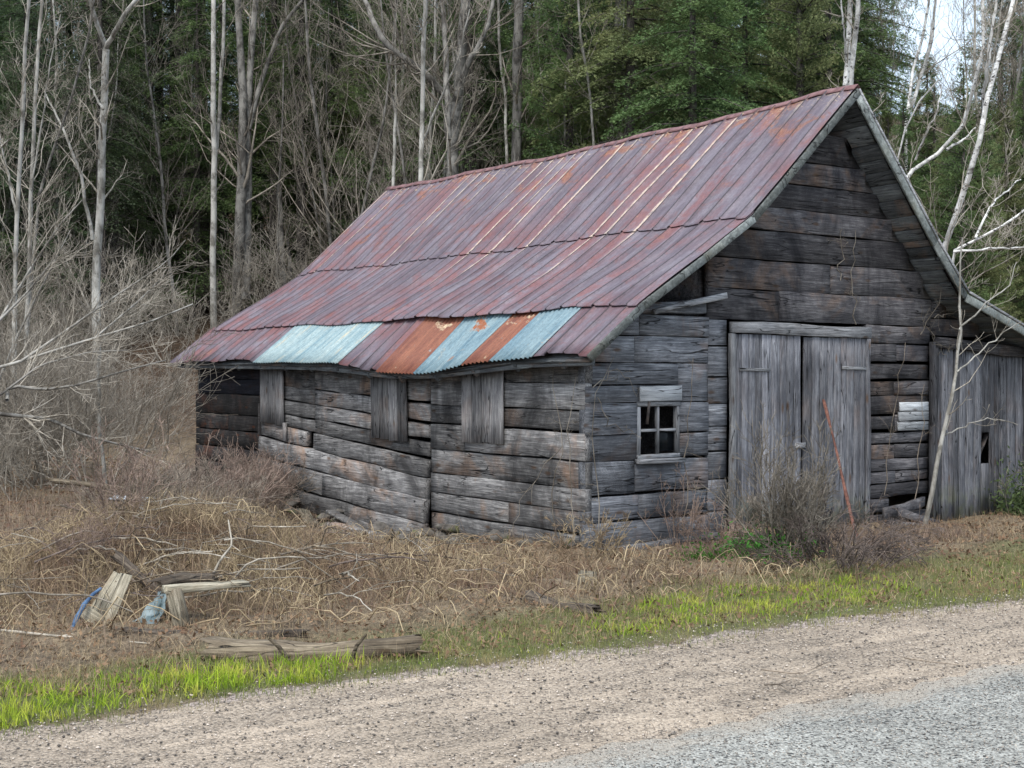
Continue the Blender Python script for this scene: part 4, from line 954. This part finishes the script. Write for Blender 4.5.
def put(me, name, x, y, s, label, cat, group, rz=None, dz=0.):
    o = link(bpy.data.objects.new(name, me)); o.location = (float(x), float(y), float(tz(x, y)) + dz); o.rotation_euler = (random.uniform(-.1, .1), random.uniform(-.1, .1), random.random() * 6.28 if rz is None else rz); o.scale = (s, s, s * random.uniform(.8, 1.1)); return tag(o, label, cat, group)
for i in range(50):
    px = random.uniform(-60, 185); Yd = random.uniform(17, 29); x = (px - 512) / F * Yd
    if px > 115 and Yd < 25: continue
    if px > 60 and i % 3 == 0: continue
    put(random.choice(SM), 'bare_shrub', x, Yd, random.uniform(.6, 1.25), 'pale grey leafless shrub in the thicket left of the barn', 'shrub', 'pale bare shrubs left of the barn')
for i in range(26):
    px = random.uniform(-20, 420); Yd = random.uniform(29, 38); x = (px - 512) / F * Yd
    put(random.choice(SM), 'forest_shrub', x, Yd, random.uniform(.8, 1.7), 'leafless shrub at the dark foot of the wood beyond the roof', 'shrub', 'bare shrubs at the foot of the wood')
for i in range(60):
    px = random.uniform(-60, 62); Yd = random.uniform(10.2, 21)
    if px > -5 and Yd < 13.5: continue; x = (px - 512) / F * Yd
    if px > 120 and Yd > 12.5: continue
    put(random.choice(SB), 'low_shrub', x, Yd, random.uniform(.45, 1.), 'low brown leafless shrub in the left half of the yard', 'shrub', 'low brown shrubs in the yard')
# big arching branches reaching in from the left
def arch(label, lines, Y, mat, nb=10, L=1.2, name='arching_branch', minr=.003):
    base = pt(*lines[0][0][0], Y); base[2] = tz(base[0], base[1]); E_ = empty(name, base); tag(E_, label, 'branch'); st = Tubes(); tw = Tubes()
    for (pl, w0, w1) in lines:
        P = resample([pt(x, y, Y + .25 * math.sin(k * 1.3)) for k, (x, y) in enumerate(pl)], 12); s = Y / F / 2; rr = np.linspace(w0 * s, w1 * s, 12)
        st.add(P - base, rr, 5, .5); spawn(tw, P - base, rr, L / .5, 1, 3, (4, 4, 3, 3), .1, .15, (nb, nb, 5, 3), (.35, .9), .25, 0., minr, .5, lo=.15, ln=(.25, .55), rs=.6)
    st.build('stem', mat, E_); tw.build('twigs', TP, E_)
random.seed(9)
arch('long pale bough arching from the left edge towards the barn eave', [([(-30, 372), (0, 368), (41, 355), (95, 338), (152, 321), (193, 304)], 4, 1.2), ([(20, 362), (60, 335), (110, 300), (168, 262), (186, 240)], 3, 1), ([(95, 338), (140, 300), (165, 275)], 2.4, 1), ([(-10, 330), (30, 290), (52, 262), (62, 242)], 3, 1)], 17., BT, 14, 1.1)
arch('dark-and-pale crooked bough low at the left edge', [([(-20, 412), (0, 414), (51, 419), (78, 433), (101, 440), (150, 452)], 5, 1.5), ([(7, 400), (8, 385), (44, 390), (78, 385), (120, 372), (166, 360)], 4, 1.2), ([(0, 395), (40, 365), (90, 352), (130, 350)], 2.5, 1)], 16., BG, 14, 1.)
traced_tree('sapling', 'thin crooked sapling standing in the brush left of the barn', 'sapling', [([(107, 480), (101, 440), (99, 400), (98, 341), (97, 300)], 4.5, 2, 12, .9)], 19, BT, TP, maxlev=2, dep=.1)
arch('bundle of pale boughs rising steeply at the left edge above the thicket', [([(0, 320), (30, 270), (60, 225), (83, 200)], 3, 1), ([(-10, 400), (20, 330), (35, 300), (71, 230)], 3.5, 1), ([(10, 140), (0, 150), (-10, 160)], 2, 1)], 18.5, BT, 10, 1.)

# ------------------------------------------------------------------ brush in front of the doors
random.seed(3); np.random.seed(3)
def shrub_thing(name, label, cat, x, y, specs, mat):
    base = np.array([x, y, float(tz(x, y))]); tb = Tubes(); st = Tubes()
    for (n, h, sp, r0, up, kids, droop) in specs:
        for k in range(n):
            a = random.random() * 6.28; q = random.random() * sp * .3
            d_ = (math.cos(a) * random.uniform(.1, 1.) * sp, math.sin(a) * random.uniform(.1, .8) * sp, 1.)
            P, rr = limb(st, (math.cos(a) * q, math.sin(a) * q, -.03), d_, h * random.uniform(.6, 1.1), r0 * random.uniform(.6, 1.2), 1, 1, (4, 4), up, .14, (0,), (.4, 1.), .3, droop, .0016, random.random())
            spawn(tb, P, rr, h * .6, 1, 3, (4, 3, 3, 3), up, .17, (kids, kids, 4), (.4, 1.1), .3, droop, .0022, random.random(), lo=.25)
    E_ = empty(name, base); tag(E_, label, cat); st.build('stems', mat, E_); tb.build('twigs', mat, E_); return E_
shrub_thing('bare_bush', 'tall leafless bush of fine twigs standing in front of the double doors', 'bush', 2.5, 11.75, [(40, 1.0, .7, .009, .12, 10, 0.), (9, 1.35, .6, .01, .15, 8, 0)], M['twig_grey'])
shrub_thing('leaning_bush', 'dark heap of twigs leaning right below the tall bush at the doors', 'bush', 2.85, 11.55, [(90, .7, 1.8, .007, -.05, 5, .3)], M['twig_dark'])
shrub_thing('low_bush', 'reddish leafless scrub at the foot of the wall below the window', 'bush', *(barn_xy(1.35, -.5)), [(26, .55, 1.3, .005, .02, 6, .1)], M['twig_red'])
shrub_thing('low_bush', 'thin upright twigs against the wall between window and doors', 'bush', *(barn_xy(1.0, -.25)), [(10, .8, .5, .004, .1, 5, .0)], M['twig_red'])
shrub_thing('low_bush', 'tan tuft of twigs at the near corner of the barn', 'bush', *(barn_xy(-.2, -.3)), [(26, .55, 1.1, .004, .04, 5, .1)], M['straw'])
shrub_thing('low_bush', 'scraggly twigs in front of the low right-hand wing', 'bush', *(barn_xy(6.6, -.6)), [(8, 1.0, .7, .005, .1, 6, .0)], M['twig_grey'])
def leafclump(name, label, cx, cy, sx, sy, sz, n, mat, size=.035, kind=None):
    E0 = np.array([cx, cy, float(tz(cx, cy))]); c = rng.normal(0, 1, (n, 3)) * np.array([sx, sy, sz]); c[:, 2] = np.abs(c[:, 2])
    d_ = rng.normal(0, 1, (n, 3)); d_[:, 2] += .5; d_ /= np.linalg.norm(d_, axis=1, keepdims=True); e = np.cross(d_, rng.normal(0, 1, (n, 3))); e /= np.linalg.norm(e, axis=1, keepdims=True)
    s = rng.uniform(.5, 1.2, n)[:, None] * size
    V = np.stack([c - d_ * s, c + e * s * .35, c + d_ * s, c - e * s * .35], 1).reshape(-1, 3)
    o = mesh_np(name, V, np.arange(n * 4).reshape(-1, 4), mat, attrs={'pid': np.repeat(rng.random(n), 4)}); o.location = E0; return tag(o, label, 'plant', kind=kind)
leafclump('fern_clump', 'fresh green leafy clump under the bush in front of the doors', 2.28, 11.75, .2, .14, .11, 1700, M['fern'], .028)
leafclump('fern_clump', 'small green sprigs just left of the leafy clump at the doors', 1.75, 11.7, .14, .1, .07, 300, M['fern'], .025, 'stuff')
leafclump('evergreen_shrub', 'dark green bushy sprig at the foot of the right-hand wing', *(barn_xy(6.9, -.45)), .2, .15, .3, 1600, M['fol_green'], .04)

# ------------------------------------------------------------------ vines on the walls
def vine(label, lines, plane, n0=-.04, mat=None):
    tb = Tubes(); first = lines[0][0]
    tow = lambda a, z: np.array([*(barn_xy(a, n0 + random.uniform(-.05, 0)) if plane == 'u' else barn_xy(n0 + random.uniform(-.05, 0), a)), z])
    base = tow(first[0], first[1])
    for ln in lines:
        P = resample([tow(a, z) for a, z in ln], 10); P[1:-1] += np.random.normal(0, .02, (8, 3)); rr = np.linspace(.006, .003, 10)
        tb.add(P - base, rr, 4, .3); spawn(tb, P - base, rr, .7, 1, 3, (4, 3, 3), .0, .25, (5, 5, 3), (.5, 1.3), .4, .1, .0015, .6, lo=.1, ln=(.2, .5), rs=.5)
    o = tb.build('climbing_vine', mat or M['twig_grey']); o.location = base; tag(o, label, 'vine')
vine('dry vine hanging from the eave down the near corner of the side wall', [[(.35, -.1), (.5, .5), (.3, 1.0), (.42, 1.8)], [(.05, .1), (.12, .9), (.04, 1.7)], [(.3, 1.0), (.9, .5), (1.1, .0)]], 'v')
vine('dry tangled vine on the front wall by the near corner', [[(.08, .0), (.1, .8), (.05, 1.5), (.3, 1.9)], [(.05, 1.6), (.35, 1.8), (.6, 1.5)], [(.1, 1.5), (.3, 1.2), (.55, 1.15)]], 'u', -.05)
vine('thin vine stems climbing the front wall right of the window', [[(1.3, .0), (1.32, .9), (1.4, 1.9)], [(1.1, .0), (1.15, .8)], [(1.75, .0), (1.7, .7)]], 'u', -.04, M['twig_brown'])
vine('thin vine running up the gable boards above the doors', [[(4.0, 2.3), (3.98, 2.9), (4.02, 3.4)], [(3.75, 2.8), (3.78, 3.4)]], 'u', -.04)
vine('spindly vine tangle at the top corner of the right-hand wing', [[(5.1, 2.2), (5.4, 2.6), (5.5, 3.0)], [(5.3, 2.4), (5.9, 2.5)], [(5.2, 2.3), (5.6, 1.9)]], 'u', -.15)
vine('fine vine stems over the log wall right of the doors', [[(4.5, .3), (4.6, 1.2), (4.9, 2.1)], [(5.1, .2), (5.2, .9), (5.3, 1.6)]], 'u', -.05, M['twig_brown'])

# ------------------------------------------------------------------ loose objects
def log_thing(name, label, p0, p1, r, mat, cat='log', knobs=0, taper=.85, jag=.07):
    p0, p1 = np.array(p0, float), np.array(p1, float); n = 26; d = p1 - p0; L = np.linalg.norm(d); d /= L
    sd = unit(np.cross(d, (0, 0, 1))); up = np.cross(sd, d); k = 18; V = []; ph = random.random() * 9
    def ring(t, q, ex):
        for j in range(k):
            a = j / k * 6.283; e = q * r * (1 + (taper - 1) * t) * (1 + .05 * math.sin(a * 2 + ph + t * 2) + .08 * math.sin(t * 15 + ph) + .07 * math.sin(a * 5 + t * 7 + ph) + .05 * math.sin(a * 9 + ph * 2))
            V.append((L * t + (ex[j] if ex is not None else 0), -math.cos(a) * e, math.sin(a) * e + r * .6 * math.sin(t * 3.2 + ph)))
    je = [[random.uniform(0, jag) * (2.2 if random.random() < .2 else 1) for _ in range(k)] for _ in (0, 1)]
    for i in range(n):
        t = i / (n - 1); ring(t, 1., [-x for x in je[0]] if i == 0 else je[1] if i == n - 1 else None)
    Q = [(i * k + j, i * k + (j + 1) % k, (i + 1) * k + (j + 1) % k, (i + 1) * k + j) for i in range(n - 1) for j in range(k)]
    Tt = []
    for end in (0, 1):                                    # splintered end faces: own vertices, so they shade sharp
        s0 = len(V); ring(float(end), .995, je[1] if end else [-x for x in je[0]]); ring(float(end), .5, [(1 if end else -1) * (random.uniform(-.03, .03)) for _ in range(k)])
        V.append((L * end - (.02 if end else -.02), 0, r * .6 * math.sin(end * 3.2 + ph))); c = len(V) - 1
        for j in range(k):
            j2 = (j + 1) % k; q = (s0 + j, s0 + j2, s0 + k + j2, s0 + k + j); Q.append(q if not end else q[::-1]); Tt.append((c, s0 + k + j2, s0 + k + j) if end else (c, s0 + k + j, s0 + k + j2))
    o = mesh_np(name, V, [Q, Tt], mat); me = o.data
    me.polygons.foreach_set('use_smooth', [p < (n - 1) * k for p in range(len(me.polygons))])
    o.location = p0; o.rotation_euler = Matrix(np.stack([d, -sd, up], 1).tolist()).to_euler()
    return tag(o, label, cat)
def on(x, y, dz=0.):                                   # measured ground point
    Yd = EYE * F / (y - HY); X_ = (x - 512) / F * Yd; return np.array([X_, Yd, float(tz(X_, Yd)) + dz])
L1 = log_thing('fallen_log', 'pale weathered log with broken ends lying just behind the grass verge', on(212, 660, .06), on(412, 658, .08), .078, M['rotlog'])
tb = Tubes(); b0 = on(352, 662, .03)
for q in ([(0, 0, -.02), (.04, -.02, .09), (.1, -.02, .16)], ): tb.add(q, [.018, .013, .007], 6, .5)
o = tb.build('branch_stub', M['rotlog']); o.location = b0 + np.array([0, -.1, 0]); tag(o, 'short upright stub leaning on the pale log', 'stick')
tb = Tubes(); tb.add([(0, 0, 0), (-.07, 0, .1), (-.13, 0, .15)], [.018, .013, .008], 6, .5); o = tb.build('branch_stub', M['rotlog']); o.location = on(290, 664, .0); tag(o, 'forked stub leaning at the middle of the pale log', 'stick')
log_thing('rotten_log', 'dark rotten log end near the grass below the barn corner', on(532, 606, .03), on(590, 616, .035), .06, M['darklog'])
log_thing('rotten_log', 'long half-buried brown log in front of the stalk mound', on(130, 640, -.01), on(300, 634, .0), .045, M['darklog'])
log_thing('rotten_log', 'thin fallen trunk crossing the brush at the left below the white scrap', on(55, 512, .35), on(165, 512, .3), .035, M['rotlog'])
def board(name, label, p0, p1, w, h, mat, cat='board', up=(0, 0, 1), rough=.004):
    mb = MB(); p0 = np.array(p0, float); d = np.array(p1, float) - p0; L = np.linalg.norm(d); d /= L; u_ = np.array(up, float); u_ -= d * u_.dot(d); u_ /= np.linalg.norm(u_); y_ = np.cross(u_, d)
    beam(mb, (0, 0, 0), (L, 0, 0), w, h, rough=rough, seg=.12, skew=(random.uniform(-.03, .03), random.uniform(-.03, .03))); o = mb.build(name, mat); o.location = p0
    o.rotation_euler = Matrix(np.stack([d, y_, u_], 1).tolist()).to_euler(); return tag(o, label, cat)
def bp(x, y, Y): return pt(x, y, Y)
DB = M['debris']
board('leaning_board', 'wide dark board leaning at the left of the debris heap', bp(92, 618, 9.1), bp(120, 574, 9.5), .11, .02, DB, up=(.3, -1, .2))
board('leaning_board', 'pale upright board leaning against the dark board in the debris heap', bp(104, 626, 9.0), bp(126, 573, 9.35), .085, .025, DB, up=(.1, -1, .1))
board('short_board', 'small pale triangular board scrap at the foot of the leaning boards', bp(85, 612, 9.05), bp(101, 623, 9.0), .09, .02, DB, up=(0, -1, .6))
board('upright_post', 'short upright pale post in the debris heap under the flat plank', bp(184, 636, 8.85), bp(174, 591, 8.95), .105, .07, DB, up=(0, -1, 0))
board('flat_plank', 'flat pale plank resting on top of the short post', bp(164, 590, 8.95), bp(248, 584, 9.3), .12, .045, DB)
log_thing('charred_log', 'dark split log lying across the debris heap', bp(165, 586, 9.3), bp(208, 576, 9.5), .045, M['darklog'])
log_thing('dark_beam', 'dark fallen beam sloping down behind the leaning boards', bp(118, 560, 9.9), bp(160, 590, 9.7), .035, M['darklog'])
# blue pipe: bent tube with an open rim
tb = Tubes(); P = [bp(68, 638, 8.8), bp(74, 622, 8.9), bp(84, 604, 9.0), bp(93, 594, 9.1), bp(100, 589, 9.2)]; b0 = P[0]
tb.add(resample([p - b0 for p in P], 10), [.012, .015, .013, .018, .014, .017, .013, .014, .011, .012], 10, .5); o = tb.build('blue_hose', M['blue']); o.location = b0; tag(o, 'crumpled blue plastic tube at the left of the debris heap', 'tube')
def crumple(name, label, c, pts, mat, amp, cat):
    pts = [np.array(p) for p in pts]; n = 12; V = []
    for i in range(n):
        for j in range(n):
            s, t_ = i / (n - 1), j / (n - 1); p = pts[0] * (1 - s) * (1 - t_) + pts[1] * s * (1 - t_) + pts[2] * s * t_ + pts[3] * (1 - s) * t_
            V.append(p - pts[0] + np.array([random.uniform(-1, 1), random.uniform(-1, 1), amp_z(s, t_)]) * amp)
    Q = [(i * n + j, i * n + j + 1, i * n + n + j + 1, i * n + n + j) for i in range(n - 1) for j in range(n - 1)]
    o = mesh_np(name, V, Q, mat, smooth=True); o.location = pts[0]; md = o.modifiers.new('t', 'SOLIDIFY'); md.thickness = .006; return tag(o, label, cat)
def amp_z(s, t_): return math.sin(s * 9 + t_ * 5) + math.sin(t_ * 13 - s * 4) + random.uniform(-.4, .4)
crumple('faded_tarp', 'faded teal-grey plastic sheet crumpled in the middle of the debris heap', None, [bp(128, 632, 8.9), bp(150, 640, 8.75), bp(168, 596, 9.2), bp(158, 592, 9.3)], M['tealcloth'], .016, 'tarp')
crumple('grey_sheet', 'grey torn sheet trailing left of the teal one on the ground', None, [bp(80, 644, 8.8), bp(128, 640, 8.75), bp(135, 624, 9.0), bp(90, 634, 9.0)], M['tealcloth'], .018, 'sheet')
crumple('white_scrap', 'white crumpled scrap half hidden in the brush on the mound', None, [bp(138, 510, 12.2), bp(166, 515, 12.1), bp(170, 500, 12.6), bp(142, 497, 12.7)], M['white'], .02, 'scrap')
crumple('white_scrap', 'small white flake left of the larger white scrap in the brush', None, [bp(108, 502, 14.3), bp(124, 503, 14.2), bp(126, 497, 14.6), bp(112, 496, 14.6)], M['white'], .015, 'scrap')
board('stump_block', 'square-cut pale wood block near the foot of the barn corner', bp(588, 592, 10.6), bp(588, 574, 10.7), .15, .13, DB, 'block', up=(0, -1, 0), rough=.008)
log_thing('rotten_log', 'pale split log lying beside the square block', bp(540, 588, 10.9), bp(578, 590, 10.6), .055, M['rotlog'])
log_thing('rotten_log', 'brown sunken log under the brush left of the square block', bp(505, 572, 11.6), bp(560, 590, 10.9), .05, M['darklog'])
# rusty rail leaning on the door
board('rusty_rail', 'rust-red iron rail leaning against the right door leaf', np.array([3.55, 13.36, -.08]), np.array([*barn_xy(3.43, -.09), 1.43]), .05, .025, M['rustiron'], 'rail', up=(.8, -.6, 0))
board('fallen_board', 'dark board lying against the foot of the wall right of the rail', np.array([*barn_xy(4.3, -.45), .0]), np.array([*barn_xy(5.2, -.6), -.08]), .12, .03, M['log_u'])
board('fallen_board', 'grey board lying along the foot of the front wall left of the doors', np.array([*barn_xy(.1, -.12), -.02]), np.array([*barn_xy(1.7, -.14), .02]), .09, .08, M['log_u'])
# foundation rubble under the slumped wall
def stone(label, c, s, mat, seed, group=None, name='field_stone'):
    r_ = np.random.default_rng(seed); n, k = 6, 9; V = [(0, 0, -s[2])]; 
    for i in range(1, n):
        th = math.pi * i / n
        for j in range(k):
            a = 6.283 * j / k; q = 1 + r_.uniform(-.2, .2); sx = np.sign(math.cos(a)) * abs(math.cos(a)) ** .7; sy = np.sign(math.sin(a)) * abs(math.sin(a)) ** .7
            V.append((s[0] * sx * math.sin(th) ** .6 * q, s[1] * sy * math.sin(th) ** .6 * q, -s[2] * math.cos(th) * q))
    V.append((0, 0, s[2])); m = len(V) - 1
    Q = [(1 + i * k + j, 1 + i * k + (j + 1) % k, 1 + (i + 1) * k + (j + 1) % k, 1 + (i + 1) * k + j) for i in range(n - 2) for j in range(k)]
    Tt = [(0, 1 + (j + 1) % k, 1 + j) for j in range(k)] + [(m, m - k + j, m - k + (j + 1) % k) for j in range(k)]
    o = mesh_np(name, V, [Q, Tt], mat); o.location = c; o.rotation_euler = (r_.uniform(-.3, .3), r_.uniform(-.3, .3), r_.uniform(0, 6)); return tag(o, label, 'stone', group)
random.seed(77)
for i in range(60):
    v = random.uniform(2.0, 7.6); u = -random.uniform(.05, .8); X_, Y_ = barn_xy(u, v); s = random.uniform(.05, .2)
    stone('grey field stone fallen from the footing under the slumped wall', (X_, Y_, float(tz(X_, Y_)) + random.uniform(0, .12)), (s, s * .8, s * .3), M['stone'], i, 'rubble under the slumped wall')
for i in range(12):
    v = random.uniform(.1, 2.4); X_, Y_ = barn_xy(-random.uniform(.0, .25), v); s = random.uniform(.06, .13)
    stone('small stone wedged under the near part of the side wall', (X_, Y_, float(tz(X_, Y_)) + .02), (s, s * .75, s * .5), M['stone'], 60 + i, 'footing stones by the near corner')
X_, Y_ = barn_xy(7.1, -.7); stone('grey boulder at the right edge in front of the wing', (X_, Y_, .02), (.14, .12, .13), M['stone'], 99)
for (lb, a, b, w, m_) in [('mossy plank sliding off the footing under the slumped wall', (-.32, 4.6, .0), (-.4, 3.3, -.2), .16, 'log_v'), ('pale broken board lying on the rubble under the slumped wall', (-.45, 5.1, .0), (-.75, 4.3, -.12), .14, 'debris'), ('dark board end sticking out of the rubble at the far end', (-.2, 7.0, -.02), (-.5, 6.2, -.15), .12, 'darklog'), ('grey board tipped on the rubble near the wall seam', (-.6, 4.1, -.08), (-.45, 3.1, -.16), .13, 'log_v'), ('short greenish board lying flat on the rubble', (-.55, 5.6, .02), (-.6, 5.0, -.04), .14, 'stone')]:
    f = lambda q: np.array([*barn_xy(q[0], q[1]), q[2]])
    board('rubble_board', lb, f(a), f(b), w, .04, M[m_], up=(.3, -.3, 1), rough=.008)
# sticks on shoulder
def stick(label, pl, r, mat=None, lift=.01):
    P = [on(x, y, lift) for x, y in pl]; b0 = P[0]; tb = Tubes(); tb.add(resample([p - b0 for p in P], 8), np.linspace(r, r * .5, 8), 5, .4)
    tb.add(resample([P[1] - b0, P[1] - b0 + np.array([.08, .06, .01])], 4), np.linspace(r * .6, r * .3, 4), 4, .4)
    o = tb.build('fallen_twig', mat or M['twig_brown']); o.location = b0; tag(o, label, 'twig')
stick('forked dark twig lying on the gravel shoulder right of centre', [(762, 675), (800, 680), (830, 667)], .006, lift=.03)
stick('straight brown twig on the shoulder at the right near the road', [(905, 663), (930, 667), (965, 671)], .006, lift=.03)
stick('short bent twig on the shoulder above the road edge', [(765, 691), (780, 690), (790, 697)], .005, lift=.03)
stick('pale stick lying at the lower edge of the brush', [(0, 632), (60, 640), (150, 645)], .012, M['twig_pale'])
for i, (pl, Yd, r, lb) in enumerate([([(150, 520), (200, 540), (260, 590), (320, 600)], 10.8, .012, 'long pale stick arching down over the stalk mound'), ([(60, 505), (110, 520), (170, 515), (240, 560)], 11.6, .011, 'curved brown stick across the top of the mound'), ([(215, 600), (250, 560), (300, 556), (350, 590)], 9.9, .009, 'pale bent stick in front of the mound'), ([(280, 555), (320, 545), (370, 560), (400, 575)], 10.6, .01, 'thin bent stick lying below the rubble'), ([(205, 590), (220, 560), (232, 545), (228, 520)], 9.6, .011, 'curled pale stem standing on the mound'), ([(20, 560), (80, 530), (140, 540), (190, 580)], 10.4, .01, 'dark stick lying in the brown brush at the left')]):
    P = [pt(x, y, Yd + .1 * k) for k, (x, y) in enumerate(pl)]; b0 = P[0]; tb = Tubes(); tb.add(resample([p - b0 for p in P], 12), np.linspace(r, r * .5, 12), 6, .5); o = tb.build('fallen_stick', M['twig_pale'] if i % 2 == 0 else M['twig_grey']); o.location = b0; tag(o, lb, 'stick')

# tangled thin stems: arching vines over the mound
random.seed(55); np.random.seed(55); tb = Tubes()
for i in range(4200):
    cx, cy = (random.gauss(-2.9, 1.5), random.gauss(11.2, 1.1)) if i % 3 else (random.gauss(.2, 1.8), random.gauss(10.9, .6))
    if i % 3 == 0 and random.random() < .6: continue
    if in_barn(np.array([cx]), np.array([cy]), .15)[0] or cy < sh_y(cx) + 1.0: continue
    a = random.random() * 6.28; L = random.uniform(.15, .7) * (1 if i % 3 else .6); h = random.uniform(.02, .2) * (1 if i % 3 else .5); z0 = float(tz(cx, cy))
    T = np.linspace(0, 1, 8); bend = random.uniform(-.6, .6)
    P = np.stack([cx + L * T * np.cos(a + bend * T), cy + L * T * np.sin(a + bend * T), z0 + 4 * h * T * (1 - T) + .02 + .06 * np.sin(T * 7 + i)], 1) + np.random.normal(0, .012, (8, 3))
    tb.add(P, np.linspace(.0045, .0022, 8) * random.choice([.45, .6, .8, 1.4]), 3, random.random())
o = tb.build('bramble_tangle', M['straw']); tag(o, 'pale looping bramble stems tangled over the dead stalks', 'brambles', kind='stuff')

random.seed(91); np.random.seed(91)
for i in range(100):                                   # loose sticks thrown across the heap
    cx, cy = random.gauss(-2.7, 1.0), random.gauss(10.7, .75); a = random.gauss(-.25, .7); L = random.uniform(.3, 1.1); r = random.uniform(.003, .011)
    if cy < sh_y(cx) + 1.1: continue
    T = np.linspace(-.5, .5, 9); b_ = random.uniform(-.25, .25); z0 = float(tz(cx, cy)) + random.uniform(.08, .28)
    P = np.stack([L * T * math.cos(a), L * T * math.sin(a) + b_ * T * T * L, random.uniform(-.25, .25) * L * T - .25 * T * T * L], 1) + np.random.normal(0, .008, (9, 3)); tb = Tubes(); tb.add(P, np.linspace(r, r * .5, 9), 6, random.random())
    for q in (2, 5): tb.add([P[q], P[q] + np.random.normal(0, .06, 3) + np.array([.03, 0, .05]), P[q] + np.random.normal(0, .08, 3) + np.array([.1, 0, .1])], [r * .5, r * .35, r * .2], 4, .5)
    o = tb.build('fallen_stick', [M['twig_pale'], M['twig_grey'], M['rotlog'], M['twig_dark']][i % 4]); o.location = (cx, cy, z0); tag(o, 'broken stick lying loose on the tangled heap left of centre', 'stick', 'sticks strewn over the heap')
# ------------------------------------------------------------------ light
world = bpy.data.worlds.new('World'); scene.world = world; world.use_nodes = True; nt = world.node_tree
sky = nt.nodes.new('ShaderNodeTexSky'); sky.sky_type = 'NISHITA'; sky.sun_disc = False
SE, SA = R(58), R(200)                    # elevation; compass azimuth the light comes from (from behind the camera)
sky.sun_elevation = SE; sky.sun_rotation = SA; sky.air_density = 1.; sky.dust_density = 6.; sky.ozone_density = 1.
bg = nt.nodes['Background']; bg.inputs[1].default_value = .13
tc = nt.nodes.new('ShaderNodeTexCoord'); cn = nt.nodes.new('ShaderNodeTexNoise'); cn.inputs['Scale'].default_value = 2.2; cn.inputs['Detail'].default_value = 6
mr = nt.nodes.new('ShaderNodeMapRange'); mr.inputs[1].default_value = .35; mr.inputs[2].default_value = .6; mr.inputs[3].default_value = .45; mr.inputs[4].default_value = .85
mxw = nt.nodes.new('ShaderNodeMix'); mxw.data_type = 'RGBA'; mxw.inputs[7].default_value = (3.9, 4.7, 5.6, 1)     # thin cloud over the sky
nt.links.new(tc.outputs['Generated'], cn.inputs['Vector']); nt.links.new(cn.outputs[0], mr.inputs[0]); nt.links.new(mr.outputs[0], mxw.inputs[0])
nt.links.new(sky.outputs[0], mxw.inputs[6]); nt.links.new(mxw.outputs[2], bg.inputs[0])
sl = bpy.data.lights.new('sun', 'SUN'); sl.energy = 1.2; sl.angle = R(20); sl.color = (1, .96, .9)
so = bpy.data.objects.new('sun', sl); COL.objects.link(so)
dirv = Vector((math.sin(SA) * math.cos(SE), math.cos(SA) * math.cos(SE), math.sin(SE)))
so.rotation_euler = dirv.to_track_quat('Z', 'Y').to_euler()
vs = scene.view_settings; vs.view_transform = 'Standard'; vs.look = 'None'; vs.gamma = 1; vs.use_curve_mapping = False; vs.exposure = 1.18
scene.render.engine = 'CYCLES'; scene.cycles.max_bounces = 4; scene.cycles.diffuse_bounces = 3; scene.cycles.transmission_bounces = 3; scene.cycles.glossy_bounces = 2
